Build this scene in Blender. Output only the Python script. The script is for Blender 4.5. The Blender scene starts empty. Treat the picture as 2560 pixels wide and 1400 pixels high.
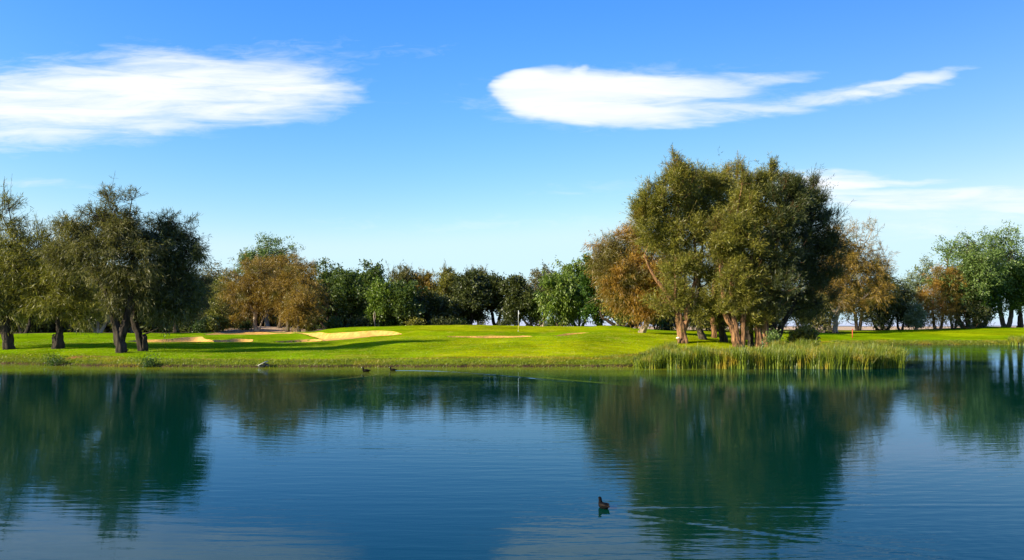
import bpy, math, random
import numpy as np
from mathutils import Vector, geometry

SC = bpy.context.scene
COL = SC.collection
R = math.radians

# ------------------------------------------------------------------ camera
F, HZ, H = 2000.0, 815.0, 2.8          # focal length in px of the 2560 px wide photo, horizon row, eye height
cam_d = bpy.data.cameras.new('camera'); cam = bpy.data.objects.new('camera', cam_d); COL.objects.link(cam)
cam.location = (0, 0, H); cam.rotation_euler = (R(90), 0, 0)
cam_d.sensor_width = 36; cam_d.lens = 36 * F / 2560; cam_d.shift_y = (HZ - 700) / 2560
cam_d.clip_end = 20000; cam_d.clip_start = 0.1
SC.camera = cam

# ------------------------------------------------------------------ sun, exposure
SUN_EL = R(25)
SH = Vector((0.90, 0.42, 0)).normalized()          # the way shadows fall
sd = bpy.data.lights.new('sun', 'SUN'); sd.energy = 5.0; sd.angle = R(0.5); sd.color = (1.0, 0.90, 0.72)
sun = bpy.data.objects.new('sun', sd); COL.objects.link(sun)
dirv = Vector((SH.x * math.cos(SUN_EL), SH.y * math.cos(SUN_EL), -math.sin(SUN_EL)))
sun.rotation_euler = dirv.to_track_quat('-Z', 'Y').to_euler(); sun.location = (-60, -20, 60)
vs = SC.view_settings
vs.view_transform = 'Standard'; vs.look = 'None'; vs.exposure = 1.0; vs.gamma = 1.0; vs.use_curve_mapping = False

# ------------------------------------------------------------------ node helper
class NT:
    def __init__(s, tree): s.t = tree; s.n = tree.nodes; s.l = tree.links
    def new(s, ty, **kw):
        n = s.n.new(ty)
        for k, v in kw.items(): setattr(n, k, v)
        return n
    def put(s, sock, v):
        if isinstance(v, bpy.types.NodeSocket): s.l.new(v, sock)
        else: sock.default_value = v
    def m(s, op, a, b=0.0, c=0.0, clamp=False):
        n = s.new('ShaderNodeMath', operation=op, use_clamp=clamp)
        s.put(n.inputs[0], a); s.put(n.inputs[1], b); s.put(n.inputs[2], c)
        return n.outputs[0]
    def mix(s, f, a, b, mode='MIX'):
        n = s.new('ShaderNodeMix', data_type='RGBA', blend_type=mode)
        s.put(n.inputs[0], f); s.put(n.inputs[6], a); s.put(n.inputs[7], b)
        return n.outputs[2]
    def ss(s, x, a, b, lo=0.0, hi=1.0):
        n = s.new('ShaderNodeMapRange', interpolation_type='SMOOTHSTEP')
        s.put(n.inputs[0], x); n.inputs[1].default_value = a; n.inputs[2].default_value = b
        n.inputs[3].default_value = lo; n.inputs[4].default_value = hi
        return n.outputs[0]
    def noise(s, vec, scale, detail=3, rough=0.5, dist=0.0):
        n = s.new('ShaderNodeTexNoise'); s.put(n.inputs['Vector'], vec)
        n.inputs['Scale'].default_value = scale; n.inputs['Detail'].default_value = detail
        n.inputs['Roughness'].default_value = rough; n.inputs['Distortion'].default_value = dist
        return n.outputs['Fac']
    def mapv(s, vec, sc, loc=(0, 0, 0), rot=(0, 0, 0)):
        n = s.new('ShaderNodeMapping'); s.put(n.inputs['Vector'], vec)
        n.inputs['Scale'].default_value = sc; n.inputs['Location'].default_value = loc
        n.inputs['Rotation'].default_value = rot
        return n.outputs[0]
    def comb(s, x, y, z=0.0):
        n = s.new('ShaderNodeCombineXYZ'); s.put(n.inputs[0], x); s.put(n.inputs[1], y); s.put(n.inputs[2], z)
        return n.outputs[0]

# ------------------------------------------------------------------ world: sky and cirrus
w = bpy.data.worlds.new('World'); SC.world = w; w.use_nodes = True
N = NT(w.node_tree); N.n.clear()
sky = N.new('ShaderNodeTexSky'); sky.sky_type = 'NISHITA'; sky.sun_disc = False
sky.sun_elevation = SUN_EL; sky.sun_rotation = math.atan2(-SH.x, -SH.y)
sky.air_density = 1.0; sky.dust_density = 0.6; sky.ozone_density = 2.5
tc = N.new('ShaderNodeTexCoord')
sp = N.new('ShaderNodeSeparateXYZ'); N.l.new(tc.outputs['Generated'], sp.inputs[0])
dx, dy, dz = sp.outputs[0], sp.outputs[1], sp.outputs[2]
yy = N.m('MAXIMUM', dy, 0.08)
U = N.m('DIVIDE', dx, yy); V = N.m('DIVIDE', dz, yy)
uv = N.comb(U, V)
w1 = N.m('SUBTRACT', N.noise(N.mapv(uv, (3.0, 9.0, 1)), 1.0, 5, 0.6), 0.5)
w2 = N.m('SUBTRACT', N.noise(N.mapv(uv, (2.2, 7.0, 1), (5, 3, 0)), 1.0, 5, 0.6), 0.5)
Uw = N.m('ADD', U, N.m('MULTIPLY', w1, 0.20)); Vw = N.m('ADD', V, N.m('MULTIPLY', w2, 0.05))
def cloud(px, py, a, b, slope=0.0, amp=1.0, p=1.0):
    u0, v0 = (px - 1280) / F, (HZ - py) / F
    du = N.m('SUBTRACT', Uw, u0)
    dv = N.m('SUBTRACT', N.m('SUBTRACT', Vw, v0), N.m('MULTIPLY', du, slope))
    a_, b_ = N.m('DIVIDE', du, a / F), N.m('DIVIDE', dv, b / F)
    r2 = N.m('ADD', N.m('MULTIPLY', a_, a_), N.m('MULTIPLY', b_, b_))
    return N.m('MULTIPLY', N.m('POWER', N.m('MAXIMUM', N.m('SUBTRACT', 1.0, r2), 0.0), p), amp)
def csum(lst):
    s = lst[0]
    for c in lst[1:]: s = N.m('ADD', s, c)
    return s
streak = N.noise(N.mapv(uv, (7.0, 60.0, 1), (1, 2, 0), (0, 0, R(4))), 1.0, 6, 0.62, 0.6)
streakm = N.ss(streak, 0.30, 0.72, 0.45, 1.25)
soft = csum([cloud(420, 235, 640, 165, 0.02, .17, 2.0), cloud(1640, 235, 700, 130, 0.04, .13, 2.0), cloud(280, 236, 720, 125, 0.03, .60, 1.6), cloud(330, 245, 560, 70, 0.0, .55, 1.5), cloud(60, 285, 680, 120, .05, .50, 1.6),
             cloud(540, 190, 380, 70, -.05, .40, 1.5), cloud(440, 155, 210, 75, -.2, .30, 1.6), cloud(730, 245, 220, 90, .05, .45, 1.5), cloud(660, 200, 280, 20, -.10, .6, 1.4),
             cloud(1500, 240, 430, 105, 0.02, .26, 1.6), cloud(1640, 268, 330, 50, .02, .14, 1.5), cloud(1780, 262, 260, 26, .0, .22, 1.5), cloud(2120, 238, 350, 40, .13, .36, 1.6), cloud(2260, 208, 240, 20, .20, .50, 1.4),
             cloud(1760, 188, 360, 24, .03, .42, 1.5), cloud(1600, 292, 260, 30, 0, .6, 1.4), cloud(800, 120, 500, 60, .05, .10, 1.6),
             cloud(1940, 450, 330, 40, .04, .85, 1.6), cloud(2320, 496, 620, 34, 0, .80, 1.5), cloud(2560, 525, 110, 16, 0, .8), cloud(2450, 570, 620, 70, .02, .22, 1.5),
             cloud(1600, 470, 340, 30, .02, .14), cloud(90, 450, 240, 12, -.06, .18), cloud(2150, 455, 340, 12, 0.02, .4),
             cloud(1200, 560, 500, 40, 0, .10)])
core = csum([cloud(1315, 212, 118, 52, 0, 2.2, 1.6), cloud(1370, 240, 150, 62, 0, 1.7, 1.6), cloud(1430, 245, 210, 74, -.08, 1.5, 1.6), cloud(1490, 205, 280, 52, -.06, 1.2, 1.5),
             cloud(1610, 205, 330, 28, -.02, 1.0, 1.4), cloud(1500, 288, 230, 36, -.05, .9, 1.4), cloud(1490, 170, 30, 20, .4, .5, 1.5)])
fine = N.noise(N.mapv(uv, (22.0, 90.0, 1), (3, 1, 0), (0, 0, R(-6))), 1.0, 6, 0.65, 0.8)
dens = N.m('ADD', N.m('MULTIPLY', soft, streakm), N.m('MULTIPLY', core, N.ss(streak, .2, .65, .55, 1.15)))
dens = N.m('MAXIMUM', N.m('SUBTRACT', N.m('MULTIPLY', dens, 1.12), N.ss(fine, .30, .72, .12, 0)), 0.0)
alpha = N.m('SUBTRACT', 1.0, N.m('EXPONENT', N.m('MULTIPLY', dens, -1.9)))
alpha = N.m('MULTIPLY', alpha, N.ss(alpha, 0.0, .5, .6, 1.0))
alpha = N.m('MULTIPLY', alpha, N.ss(dy, 0.1, 0.3))
# the photograph's deep, saturated blue: grade of the sky's own colour
sep = N.new('ShaderNodeSeparateColor'); N.l.new(sky.outputs[0], sep.inputs[0])
cmb = N.new('ShaderNodeCombineColor')
SKYG = [(0.55, 2.10), (1.27, 1.26), (6.1, 0.30)]
for i, (k, g) in enumerate(SKYG):
    v_ = N.m('MULTIPLY', N.m('POWER', sep.outputs[i], g), k)
    if i < 2: v_ = N.m('MULTIPLY', v_, N.ss(U, -.1, .65, 1.0, (.72, .74)[i]))
    N.l.new(N.m('SMOOTH_MIN', v_, (5.8, 8.0, 8.9)[i], 1.2), cmb.inputs[i])
skyc = cmb.outputs[0]
cl = N.mix(alpha, skyc, N.mix(N.ss(streak, .3, .7), (7.6, 8.3, 9.3, 1), (9.0, 9.2, 9.6, 1)))
bg = N.new('ShaderNodeBackground'); bg.inputs[1].default_value = 0.06
N.l.new(cl, bg.inputs[0])
wo = N.new('ShaderNodeOutputWorld'); N.l.new(bg.outputs[0], wo.inputs[0])

# ------------------------------------------------------------------ helpers
rng = np.random.default_rng(7)
random.seed(7)
def W(px, py, Y): return np.array([(px - 1280) * Y / F, Y, H - (py - HZ) * Y / F])

def mesh_np(name, V, Q, mats, smooth=False, face_attr=None, mat_idx=None, pt_attr=None, pt_col=None):
    """V (n,3), Q list of (m,k) int arrays"""
    me = bpy.data.meshes.new(name)
    if not isinstance(Q, (list, tuple)): Q = [Q]
    Q = [q for q in Q if len(q)]
    nl = sum(q.size for q in Q); nf = sum(len(q) for q in Q)
    me.vertices.add(len(V)); me.vertices.foreach_set('co', np.asarray(V, np.float32).ravel())
    me.loops.add(nl); me.loops.foreach_set('vertex_index', np.concatenate([q.ravel() for q in Q]).astype(np.int32))
    st = []; off = 0
    for q in Q:
        st.append(off + np.arange(len(q)) * q.shape[1]); off += q.size
    me.polygons.add(nf); me.polygons.foreach_set('loop_start', np.concatenate(st).astype(np.int32))
    try: me.polygons.foreach_set('loop_total', np.concatenate([np.full(len(q), q.shape[1]) for q in Q]).astype(np.int32))
    except Exception: pass
    for m in mats: me.materials.append(m)
    if mat_idx is not None: me.polygons.foreach_set('material_index', mat_idx.astype(np.int32))
    me.update(calc_edges=True)
    if smooth: me.polygons.foreach_set('use_smooth', np.ones(nf, bool))
    if face_attr is not None:
        a = me.attributes.new('rnd', 'FLOAT', 'FACE'); a.data.foreach_set('value', face_attr.astype(np.float32))
    if pt_attr is not None:
        for k, v in pt_attr.items():
            a = me.attributes.new(k, 'FLOAT', 'POINT'); a.data.foreach_set('value', v.astype(np.float32))
    if pt_col is not None:
        a = me.attributes.new('albedo', 'FLOAT_COLOR', 'POINT')
        a.data.foreach_set('color', np.concatenate([pt_col, np.ones((len(pt_col), 1))], 1).astype(np.float32).ravel())
    return me

def link(name, me, parent=None):
    o = bpy.data.objects.new(name, me); COL.objects.link(o)
    if parent is not None: o.parent = parent
    return o
def tag(o, label=None, cat=None, group=None, kind=None):
    if label: o['label'] = label
    if cat: o['category'] = cat
    if group: o['group'] = group
    if kind: o['kind'] = kind
    return o
def empty(name, loc):
    o = bpy.data.objects.new(name, None); COL.objects.link(o); o.location = loc; o.empty_display_size = .3
    return o

class MB:
    def __init__(s): s.V = []; s.Q = []; s.T = []; s.n = 0
    def add(s, v, q=None, t=None):
        if q is not None and len(q): s.Q.append(np.asarray(q) + s.n)
        if t is not None and len(t): s.T.append(np.asarray(t) + s.n)
        s.V.append(np.asarray(v, float)); s.n += len(v)
    def tube(s, P, rad, nseg=8, flute=0.0, cap=True, twist=0.0, lobes=5):
        P = np.asarray(P, float); rad = np.asarray(rad, float); k = len(P)
        T = np.gradient(P, axis=0); T /= np.linalg.norm(T, axis=1)[:, None] + 1e-9
        ref = np.array([0.13, 0.99, 0.05]) if abs(T[0][1]) < .9 else np.array([1., 0, 0])
        A = np.cross(T, ref); A /= np.linalg.norm(A, axis=1)[:, None] + 1e-9
        B = np.cross(T, A)
        th = np.linspace(0, 2 * np.pi, nseg, endpoint=False)
        ph = rng.random() * 6
        rr = rad[:, None] * np.ones(nseg)[None]
        if flute > 0:
            fl = 1 + flute * (np.sin(lobes * (th[None] + twist * np.arange(k)[:, None]) + ph) * .6 + np.sin((lobes * 2 + 1) * th[None] + ph * 2 + np.arange(k)[:, None] * .7) * .4)
            rr = rr * fl
        V = P[:, None] + rr[..., None] * (np.cos(th)[None, :, None] * A[:, None] + np.sin(th)[None, :, None] * B[:, None])
        V = V.reshape(-1, 3)
        i = np.arange(k - 1)[:, None] * nseg; j = np.arange(nseg)[None]; j2 = (j + 1) % nseg
        Q = np.stack([i + j, i + j2, i + nseg + j2, i + nseg + j], -1).reshape(-1, 4)
        t = []
        if cap:
            V = np.vstack([V, P[-1] + T[-1] * rad[-1] * .4, P[0]])
            c = k * nseg
            t = [[(k - 1) * nseg + a, (k - 1) * nseg + (a + 1) % nseg, c] for a in range(nseg)]
            t += [[(a + 1) % nseg, a, c + 1] for a in range(nseg)]
        s.add(V, Q, t)
    def box(s, c, size, rot=None):
        v = np.array([[x, y, z] for x in (-.5, .5) for y in (-.5, .5) for z in (-.5, .5)]) * np.array(size)
        if rot is not None: v = v @ np.array(rot).T
        q = [[0, 1, 3, 2], [4, 6, 7, 5], [0, 4, 5, 1], [2, 3, 7, 6], [0, 2, 6, 4], [1, 5, 7, 3]]
        s.add(v + np.array(c), q)
    def ball(s, c, r, nu=14, nv=9):
        c = np.array(c, float); r = np.array(r, float) * np.ones(3)
        V = []; 
        for i in range(nv + 1):
            a = np.pi * i / nv
            for j in range(nu):
                b = 2 * np.pi * j / nu
                V.append([np.sin(a) * np.cos(b), np.sin(a) * np.sin(b), np.cos(a)])
        V = np.array(V) * r + c
        Q = [[i * nu + j, (i + 1) * nu + j, (i + 1) * nu + (j + 1) % nu, i * nu + (j + 1) % nu] for i in range(nv) for j in range(nu)]
        s.add(V, Q)
    def mesh(s, name, mats, smooth=True, origin=None):
        V = np.vstack(s.V)
        if origin is not None: V = V - np.array(origin)
        Q = []
        if s.Q: Q.append(np.vstack(s.Q))
        if s.T: Q.append(np.vstack(s.T))
        return mesh_np(name, V, Q, mats if isinstance(mats, list) else [mats], smooth)

def catmull(P, n=8, closed=False):
    P = np.asarray(P, float); k = len(P); out = []
    rg = range(k if closed else k - 1)
    for i in rg:
        if closed: p0, p1, p2, p3 = P[i - 1], P[i], P[(i + 1) % k], P[(i + 2) % k]
        else: p0, p1, p2, p3 = P[max(i - 1, 0)], P[i], P[i + 1], P[min(i + 2, k - 1)]
        for t in np.linspace(0, 1, n, endpoint=False):
            out.append(.5 * ((2 * p1) + (p2 - p0) * t + (2 * p0 - 5 * p1 + 4 * p2 - p3) * t * t + (3 * p1 - p0 - 3 * p2 + p3) * t ** 3))
    if not closed: out.append(P[-1])
    return np.array(out)
def sstep(x, a, b):
    t = np.clip((x - a) / (b - a), 0, 1); return t * t * (3 - 2 * t)
def sdf(poly, X, Y):
    """signed distance, negative inside"""
    d2 = np.full(X.shape, 1e18); ins = np.zeros(X.shape, bool); k = len(poly)
    for i in range(k):
        ax, ay = poly[i]; bx, by = poly[(i + 1) % k]
        ex, ey = bx - ax, by - ay; wx, wy = X - ax, Y - ay
        t = np.clip((wx * ex + wy * ey) / (ex * ex + ey * ey + 1e-12), 0, 1)
        d2 = np.minimum(d2, (wx - ex * t) ** 2 + (wy - ey * t) ** 2)
        c = ((ay > Y) != (by > Y)) & (X < (bx - ax) * (Y - ay) / (by - ay + 1e-12) + ax)
        ins ^= c
    d = np.sqrt(d2); return np.where(ins, -d, d)
_pn = np.random.default_rng(3).random((64, 64))
def vnoise(x, y):
    xi = np.floor(x).astype(int); yi = np.floor(y).astype(int); fx = x - xi; fy = y - yi
    fx = fx * fx * (3 - 2 * fx); fy = fy * fy * (3 - 2 * fy)
    g = lambda a, b: _pn[a % 64, b % 64]
    return (g(xi, yi) * (1 - fx) + g(xi + 1, yi) * fx) * (1 - fy) + (g(xi, yi + 1) * (1 - fx) + g(xi + 1, yi + 1) * fx) * fy - .5

# ------------------------------------------------------------------ terrain
prof = {
 -300: [(60, 905), (66, 880), (75, 862), (95, 842), (110, 838), (140, 838)],
 0: [(60, 899), (66, 869), (70, 861), (76, 853), (90, 841), (105, 836), (140, 836)],
 200: [(58, 899), (62, 883), (66, 870), (72, 860), (80, 850), (95, 835), (103, 831), (140, 834)],
 400: [(58, 898), (62, 881), (66, 873), (72, 863), (77, 857), (84, 845), (90, 842), (100, 836), (110, 833.5), (120, 834), (150, 834)],
 500: [(58, 898), (64, 880), (70, 868), (77, 856), (84, 845), (90, 842), (105, 837), (118, 834), (124, 833), (135, 832), (150, 832)],
 560: [(58, 899), (64, 882), (70, 868), (77, 856), (84, 848), (95, 841), (110, 837), (120, 834.5), (126, 831), (134, 825), (142, 821), (155, 822)],
 640: [(58, 899), (64, 882), (70, 868), (77, 856), (84, 847), (95, 841), (110, 837), (121, 834.5), (127, 829), (134, 822), (142, 815), (155, 816)],
 720: [(58, 900), (64, 883), (70, 869), (76, 860), (82, 853), (95, 842), (110, 836), (121, 833), (128, 828), (136, 822), (144, 818), (155, 820)],
 780: [(58, 899), (64, 883), (70, 869), (76, 860), (80, 854), (90, 843), (100, 837), (112, 832), (118, 825), (128, 824), (150, 828)],
 830: [(58, 899), (64, 882), (70, 868), (76, 858), (79, 854), (86, 840), (94, 832), (104, 825), (112, 821), (125, 821), (150, 823)],
 900: [(58, 898), (64, 880), (70, 866), (76, 854), (80, 848), (88, 830), (92, 826), (102, 820), (110, 817.5), (130, 820)],
 1000: [(58, 897), (64, 878), (70, 862), (76, 850), (82, 840), (90, 829), (100, 820), (108, 815.5), (130, 818)],
 1130: [(58, 895), (64, 876), (70, 860), (76, 849), (82, 840), (90, 828), (100, 817), (107, 811.5), (130, 815)],
 1280: [(58, 893), (64, 872), (70, 856), (75, 849), (80, 842), (86, 834), (95, 825), (105, 817), (112, 813.5), (130, 817)],
 1400: [(58, 893), (64, 870), (70, 852), (76, 843), (82, 836), (90, 828), (100, 820), (110, 816.5), (130, 819)],
 1530: [(58, 893), (64, 868), (70, 850), (76, 838), (82, 831), (90, 823), (99, 815.5), (106, 814), (130, 822)],
 1600: [(58, 897), (64, 872), (70, 852), (76, 841), (84, 833), (92, 827), (100, 824), (130, 824)],
 1700: [(58, 903), (64, 878), (70, 858), (73.5, 849), (80, 841), (90, 833), (100, 829), (120, 829), (140, 827)],
 1850: [(60, 905), (66, 880), (72, 862), (80, 850), (90, 842), (105, 834), (125, 828), (150, 825)],
 2000: [(66, 885), (72, 868), (80, 858), (90, 850), (105, 842), (125, 832), (145, 825), (170, 824)],
 2150: [(60, 900), (119, 858), (124, 848), (132, 838), (145, 827.5), (160, 826), (180, 826)],
 2300: [(60, 900), (119, 858), (124, 847), (132, 837), (145, 825.5), (160, 824), (180, 825)],
 2400: [(60, 900), (119, 858), (124, 847), (132, 836), (145, 823), (156, 819.5), (180, 822)],
 2460: [(60, 900), (119, 858), (124, 847), (132, 835), (145, 820.5), (156, 816.5), (180, 820)],
 2560: [(60, 900), (119, 858), (124, 847), (132, 837), (145, 823), (156, 819), (180, 821)],
 2900: [(60, 900), (119, 858), (124, 847), (132, 837), (145, 824), (156, 822), (180, 822)],
}
PY = np.arange(40, 200.01, 0.5)
PX = np.array(sorted(prof))
TAB = np.stack([np.interp(PY, [a for a, b in prof[k]], [H - (b - HZ) * a / F for a, b in prof[k]]) for k in PX])
ker = np.exp(-.5 * (np.arange(-6, 7) / 2.2) ** 2); ker /= ker.sum()
TAB = np.stack([np.convolve(np.pad(r, 6, mode='edge'), ker, 'valid') for r in TAB])
FPX = np.arange(-300, 2901, 10.0)
TF = np.empty((len(FPX), len(PY)))
k2 = np.exp(-.5 * (np.arange(-5, 6) / 2.0) ** 2); k2 /= k2.sum()
for j in range(len(PY)):
    c = np.interp(FPX, PX, TAB[:, j]); TF[:, j] = np.convolve(np.pad(c, 5, mode='edge'), k2, 'valid')
def ztab(X, Y):
    u = np.clip(1280 + F * X / np.maximum(Y, 1), FPX[0], FPX[-1] - .01); y = np.clip(Y, PY[0], PY[-1] - .01)
    a = (u - FPX[0]) / 10; b = (y - PY[0]) / .5; i = a.astype(int); j = b.astype(int); a -= i; b -= j
    return (TF[i, j] * (1 - a) + TF[i + 1, j] * a) * (1 - b) + (TF[i, j + 1] * (1 - a) + TF[i + 1, j + 1] * a) * b
def pxY(px, Y): return ((px - 1280) * Y / F, Y)
shore = [(-80, 66), (-55, 62.5)] + [pxY(*p) for p in [(0, 59), (100, 57.5), (200, 56), (330, 54.8), (600, 54.2), (1000, 54.4), (1300, 54.5), (1560, 54.5), (1600, 56), (1650, 60), (1720, 63), (1800, 64.5), (1950, 66),
         (2050, 70), (2100, 76), (2125, 88), (2110, 104), (2130, 114), (2200, 118.5), (2300, 119.5), (2400, 119), (2500, 119.3), (2600, 121)]] + \
        [(115, 126), (140, 110), (142, 60), (130, 8), (60, 4.2), (0, 3.6), (-60, 4.5), (-100, 12), (-105, 50)]
LAKE = catmull(shore, 10, True)
RD = [pxY(*p) for p in []]

def cast(px, py):
    """where the sight line through a pixel meets the lawn"""
    Ys = np.arange(55, 165, .1); x = (px - 1280) * Ys / F
    z = ztab(x, Ys); zr = H - (py - HZ) * Ys / F
    k = np.argmax(z >= zr)
    return x[k], Ys[k]
bunker_px = {
 'a': [(318, 855), (345, 850.5), (400, 849.5), (440, 846.5), (475, 844), (500, 844), (512, 848), (528, 852), (545, 854), (520, 856.5), (440, 857.2), (370, 857.5), (335, 857.5)],
 'b': [(530, 852.5), (560, 850), (590, 847.5), (620, 847), (632, 848), (630, 853.5), (618, 856), (575, 856.5), (530, 856.2)],
 'c': [(690, 853.5), (740, 850.5), (770, 848.5), (790, 847), (806, 849), (780, 841), (755, 836), (740, 833.5), (790, 833.5), (820, 832.5), (860, 829.5), (900, 828), (950, 828.5), (985, 831), (1005, 834.5), (975, 838), (930, 843), (880, 848), (835, 853), (790, 855.5), (740, 856.5), (700, 856)],
 'd': [(1118, 844), (1150, 842.5), (1190, 841.5), (1240, 840.5), (1290, 840), (1310, 838.8), (1335, 841.5), (1345, 844), (1310, 846.5), (1260, 848.5), (1200, 848.8), (1150, 847), (1125, 845.5)],
 'e': [(1340, 843), (1375, 840.5), (1410, 835), (1445, 832.3), (1475, 832.2), (1460, 834.5), (1425, 837), (1395, 841), (1365, 844)],
 'f': [(508, 836.6), (545, 833.8), (600, 832.2), (660, 832.2), (720, 833.5), (745, 835), (700, 836.2), (620, 837), (545, 837.2)],
}
bunk = {}
for k, pl in bunker_px.items():
    P = np.array([cast(a, b) for a, b in pl])
    bunk[k] = catmull(P, 5, True)

def spaced(a, b, st, lo, hi, g=1.18):
    c = list(np.arange(a, b + 1e-6, st)); s = st
    while c[-1] < hi: s *= g; c.append(c[-1] + s)
    s = st; f = [c[0]]
    while f[-1] > lo: s *= g; f.append(f[-1] - s)
    return np.array(f[:0:-1] + c)
XS = spaced(-46, 50, .25, -6000, 6000)
YS = np.concatenate([spaced(52, 98, .25, -1500, 60)[:-1] if False else spaced(52, 98, .25, -1500, 98), np.arange(98.45, 165, .5)])
YS = np.unique(np.round(YS, 4)); YS = YS[(np.diff(np.append(YS, 1e9)) > .05)]
t = list(YS); s = .5
while t[-1] < 9000: s *= 1.15; t.append(t[-1] + s)
YS = np.array(t)
GX, GY = np.meshgrid(XS, YS, indexing='xy')
SD = np.full(GX.shape, 200.0)
near = (GX > -160) & (GX < 200) & (GY > -60) & (GY < 200)
SD[near] = sdf(LAKE, GX[near], GY[near])
SD = SD + np.where(np.abs(SD) < 6, vnoise(GX * 1.1, GY * 1.1) * .5 + vnoise(GX * 3, GY * 3) * .22, 0)
zt = ztab(GX, GY)
zt = np.where(GY < 45, np.minimum(zt, 1.25), zt)
far = sstep(GY, 168, 240); zt = zt * (1 - far) + .35 * far
side = sstep(np.abs(GX - 10), 120, 220) * (GY < 200); zt = zt * (1 - side) + 1.6 * side
zt += (vnoise(GX * .22, GY * .20) * .22 + vnoise(GX * .5 + 7, GY * .4) * .10) * sstep(SD, 3, 9) + vnoise(GX * 1.3 + 9, GY * 1.3) * .025
cap = .10 + .05 * sstep(SD, 0, .4) + .125 * np.maximum(SD, 0)
ZL = np.minimum(zt, cap)
ZL = np.where(SD < 0, np.maximum(.10 + SD * 1.2, -1.5), ZL)
BD = {}
for k, pl in bunk.items():
    d = np.full(GX.shape, 50.0); bb = (GX > pl[:, 0].min() - 3) & (GX < pl[:, 0].max() + 3) & (GY > pl[:, 1].min() - 3) & (GY < pl[:, 1].max() + 3)
    d[bb] = sdf(pl, GX[bb], GY[bb]); BD[k] = d
    dep = {'a': .42, 'b': .42, 'c': .60, 'd': .45, 'e': .45, 'f': .12}[k]
    ZL = ZL - dep * sstep(-d, 0, .8) + .05 * np.exp(-((d - .5) / .5) ** 2) * (d < 3)
ZS = ZL.copy()
for k, d in BD.items(): ZL = ZL - .09 * sstep(-d, .1, .5)
def zg(X, Y, Z=None):
    ZL = globals()['ZL'] if Z is None else Z
    X = np.atleast_1d(np.asarray(X, float)); Y = np.atleast_1d(np.asarray(Y, float))
    i = np.clip(np.searchsorted(XS, X) - 1, 0, len(XS) - 2); j = np.clip(np.searchsorted(YS, Y) - 1, 0, len(YS) - 2)
    a = (X - XS[i]) / (XS[i + 1] - XS[i]); b = (Y - YS[j]) / (YS[j + 1] - YS[j])
    return (ZL[j, i] * (1 - a) + ZL[j, i + 1] * a) * (1 - b) + (ZL[j + 1, i] * (1 - a) + ZL[j + 1, i + 1] * a) * b

# ground colours (what each surface is, by place)
GPX = 1280 + F * GX / np.maximum(GY, 1)
def C3(*c): return np.array(c)[None, None]
lawn = C3(.275, .305, .002); rough_c = C3(.16, .20, .008); dry = C3(.33, .20, .02); mud = C3(.06, .038, .02)
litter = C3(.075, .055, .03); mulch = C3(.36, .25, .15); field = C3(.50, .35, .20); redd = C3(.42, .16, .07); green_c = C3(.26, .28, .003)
def blend(c, d, m): return c * (1 - m[..., None]) + d * m[..., None]
nz1 = vnoise(GX * .6, GY * .6); nz2 = vnoise(GX * .12 + 4, GY * .12)
col = np.ones(GX.shape + (3,)) * lawn
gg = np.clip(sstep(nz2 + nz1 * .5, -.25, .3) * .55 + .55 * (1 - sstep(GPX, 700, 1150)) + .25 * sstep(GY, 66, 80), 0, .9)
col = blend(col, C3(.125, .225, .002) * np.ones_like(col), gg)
# putting green
gm = sstep(GPX, 960, 1080) * (1 - sstep(GPX, 1400, 1480)) * sstep(GY, 88, 91)
col = blend(col, green_c * np.ones_like(col), gm * .8)
col = blend(col, C3(.13, .215, .003) * np.ones_like(col), sstep(GY, 82, 84) * (1 - sstep(GY, 88, 91)) * sstep(GPX, 1000, 1100) * (1 - sstep(GPX, 1500, 1600)) * .6)
col = blend(col, rough_c * np.ones_like(col), 1 - sstep(SD + nz1, 2.2, 3.2))
dl = np.exp(-((SD - 3.15 + vnoise(GX * .15, GX * 0) * .9) / .42) ** 2)
dl *= sstep(GPX, 480, 760) * .85 + .15 * (vnoise(GX * .3, GY * .3) > 0)
dl = np.where(GPX > 2080, .35 * np.exp(-((SD - 1.4) / .8) ** 2), dl)
col = blend(col, dry * np.ones_like(col), np.clip(dl, 0, 1))
col = blend(col, mud * np.ones_like(col), 1 - sstep(SD, .15, .55))
pp = vnoise(GX * .9 + 31, GY * .7 + 3) + .5 * vnoise(GX * 2.3, GY * 2.0)
col = blend(col, C3(.34, .29, .03) * np.ones_like(col), .5 * sstep(pp, .28, .5) * (GY < 110) * sstep(SD, 3, 5))
col = blend(col, C3(.10, .19, .004) * np.ones_like(col), .5 * sstep(-pp, .28, .5) * (GY < 160) * sstep(SD, 3, 5))
mw = np.where(np.sin(GY * 2 * np.pi / 2.6 + GX * .12) > 0, 1.05, .95)
col = col * (1 + (mw - 1) * (gm + .5 * sstep(SD, 4, 6) * (GY < 84)).clip(0, 1))[..., None]
# red bare soil on the left bank
x0, y0 = cast(188, 893); x1, y1 = cast(240, 892)
rp = np.exp(-(((GX - x0) / .55) ** 2 + ((GY - y0) / .8) ** 2) ** 2)
rp = np.maximum(rp, .8 * np.exp(-(((GX - x1) / 1.6) ** 2 + ((GY - y1 - .1) / .22) ** 2) ** 2))
col = blend(col, redd * np.ones_like(col), rp)
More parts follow.
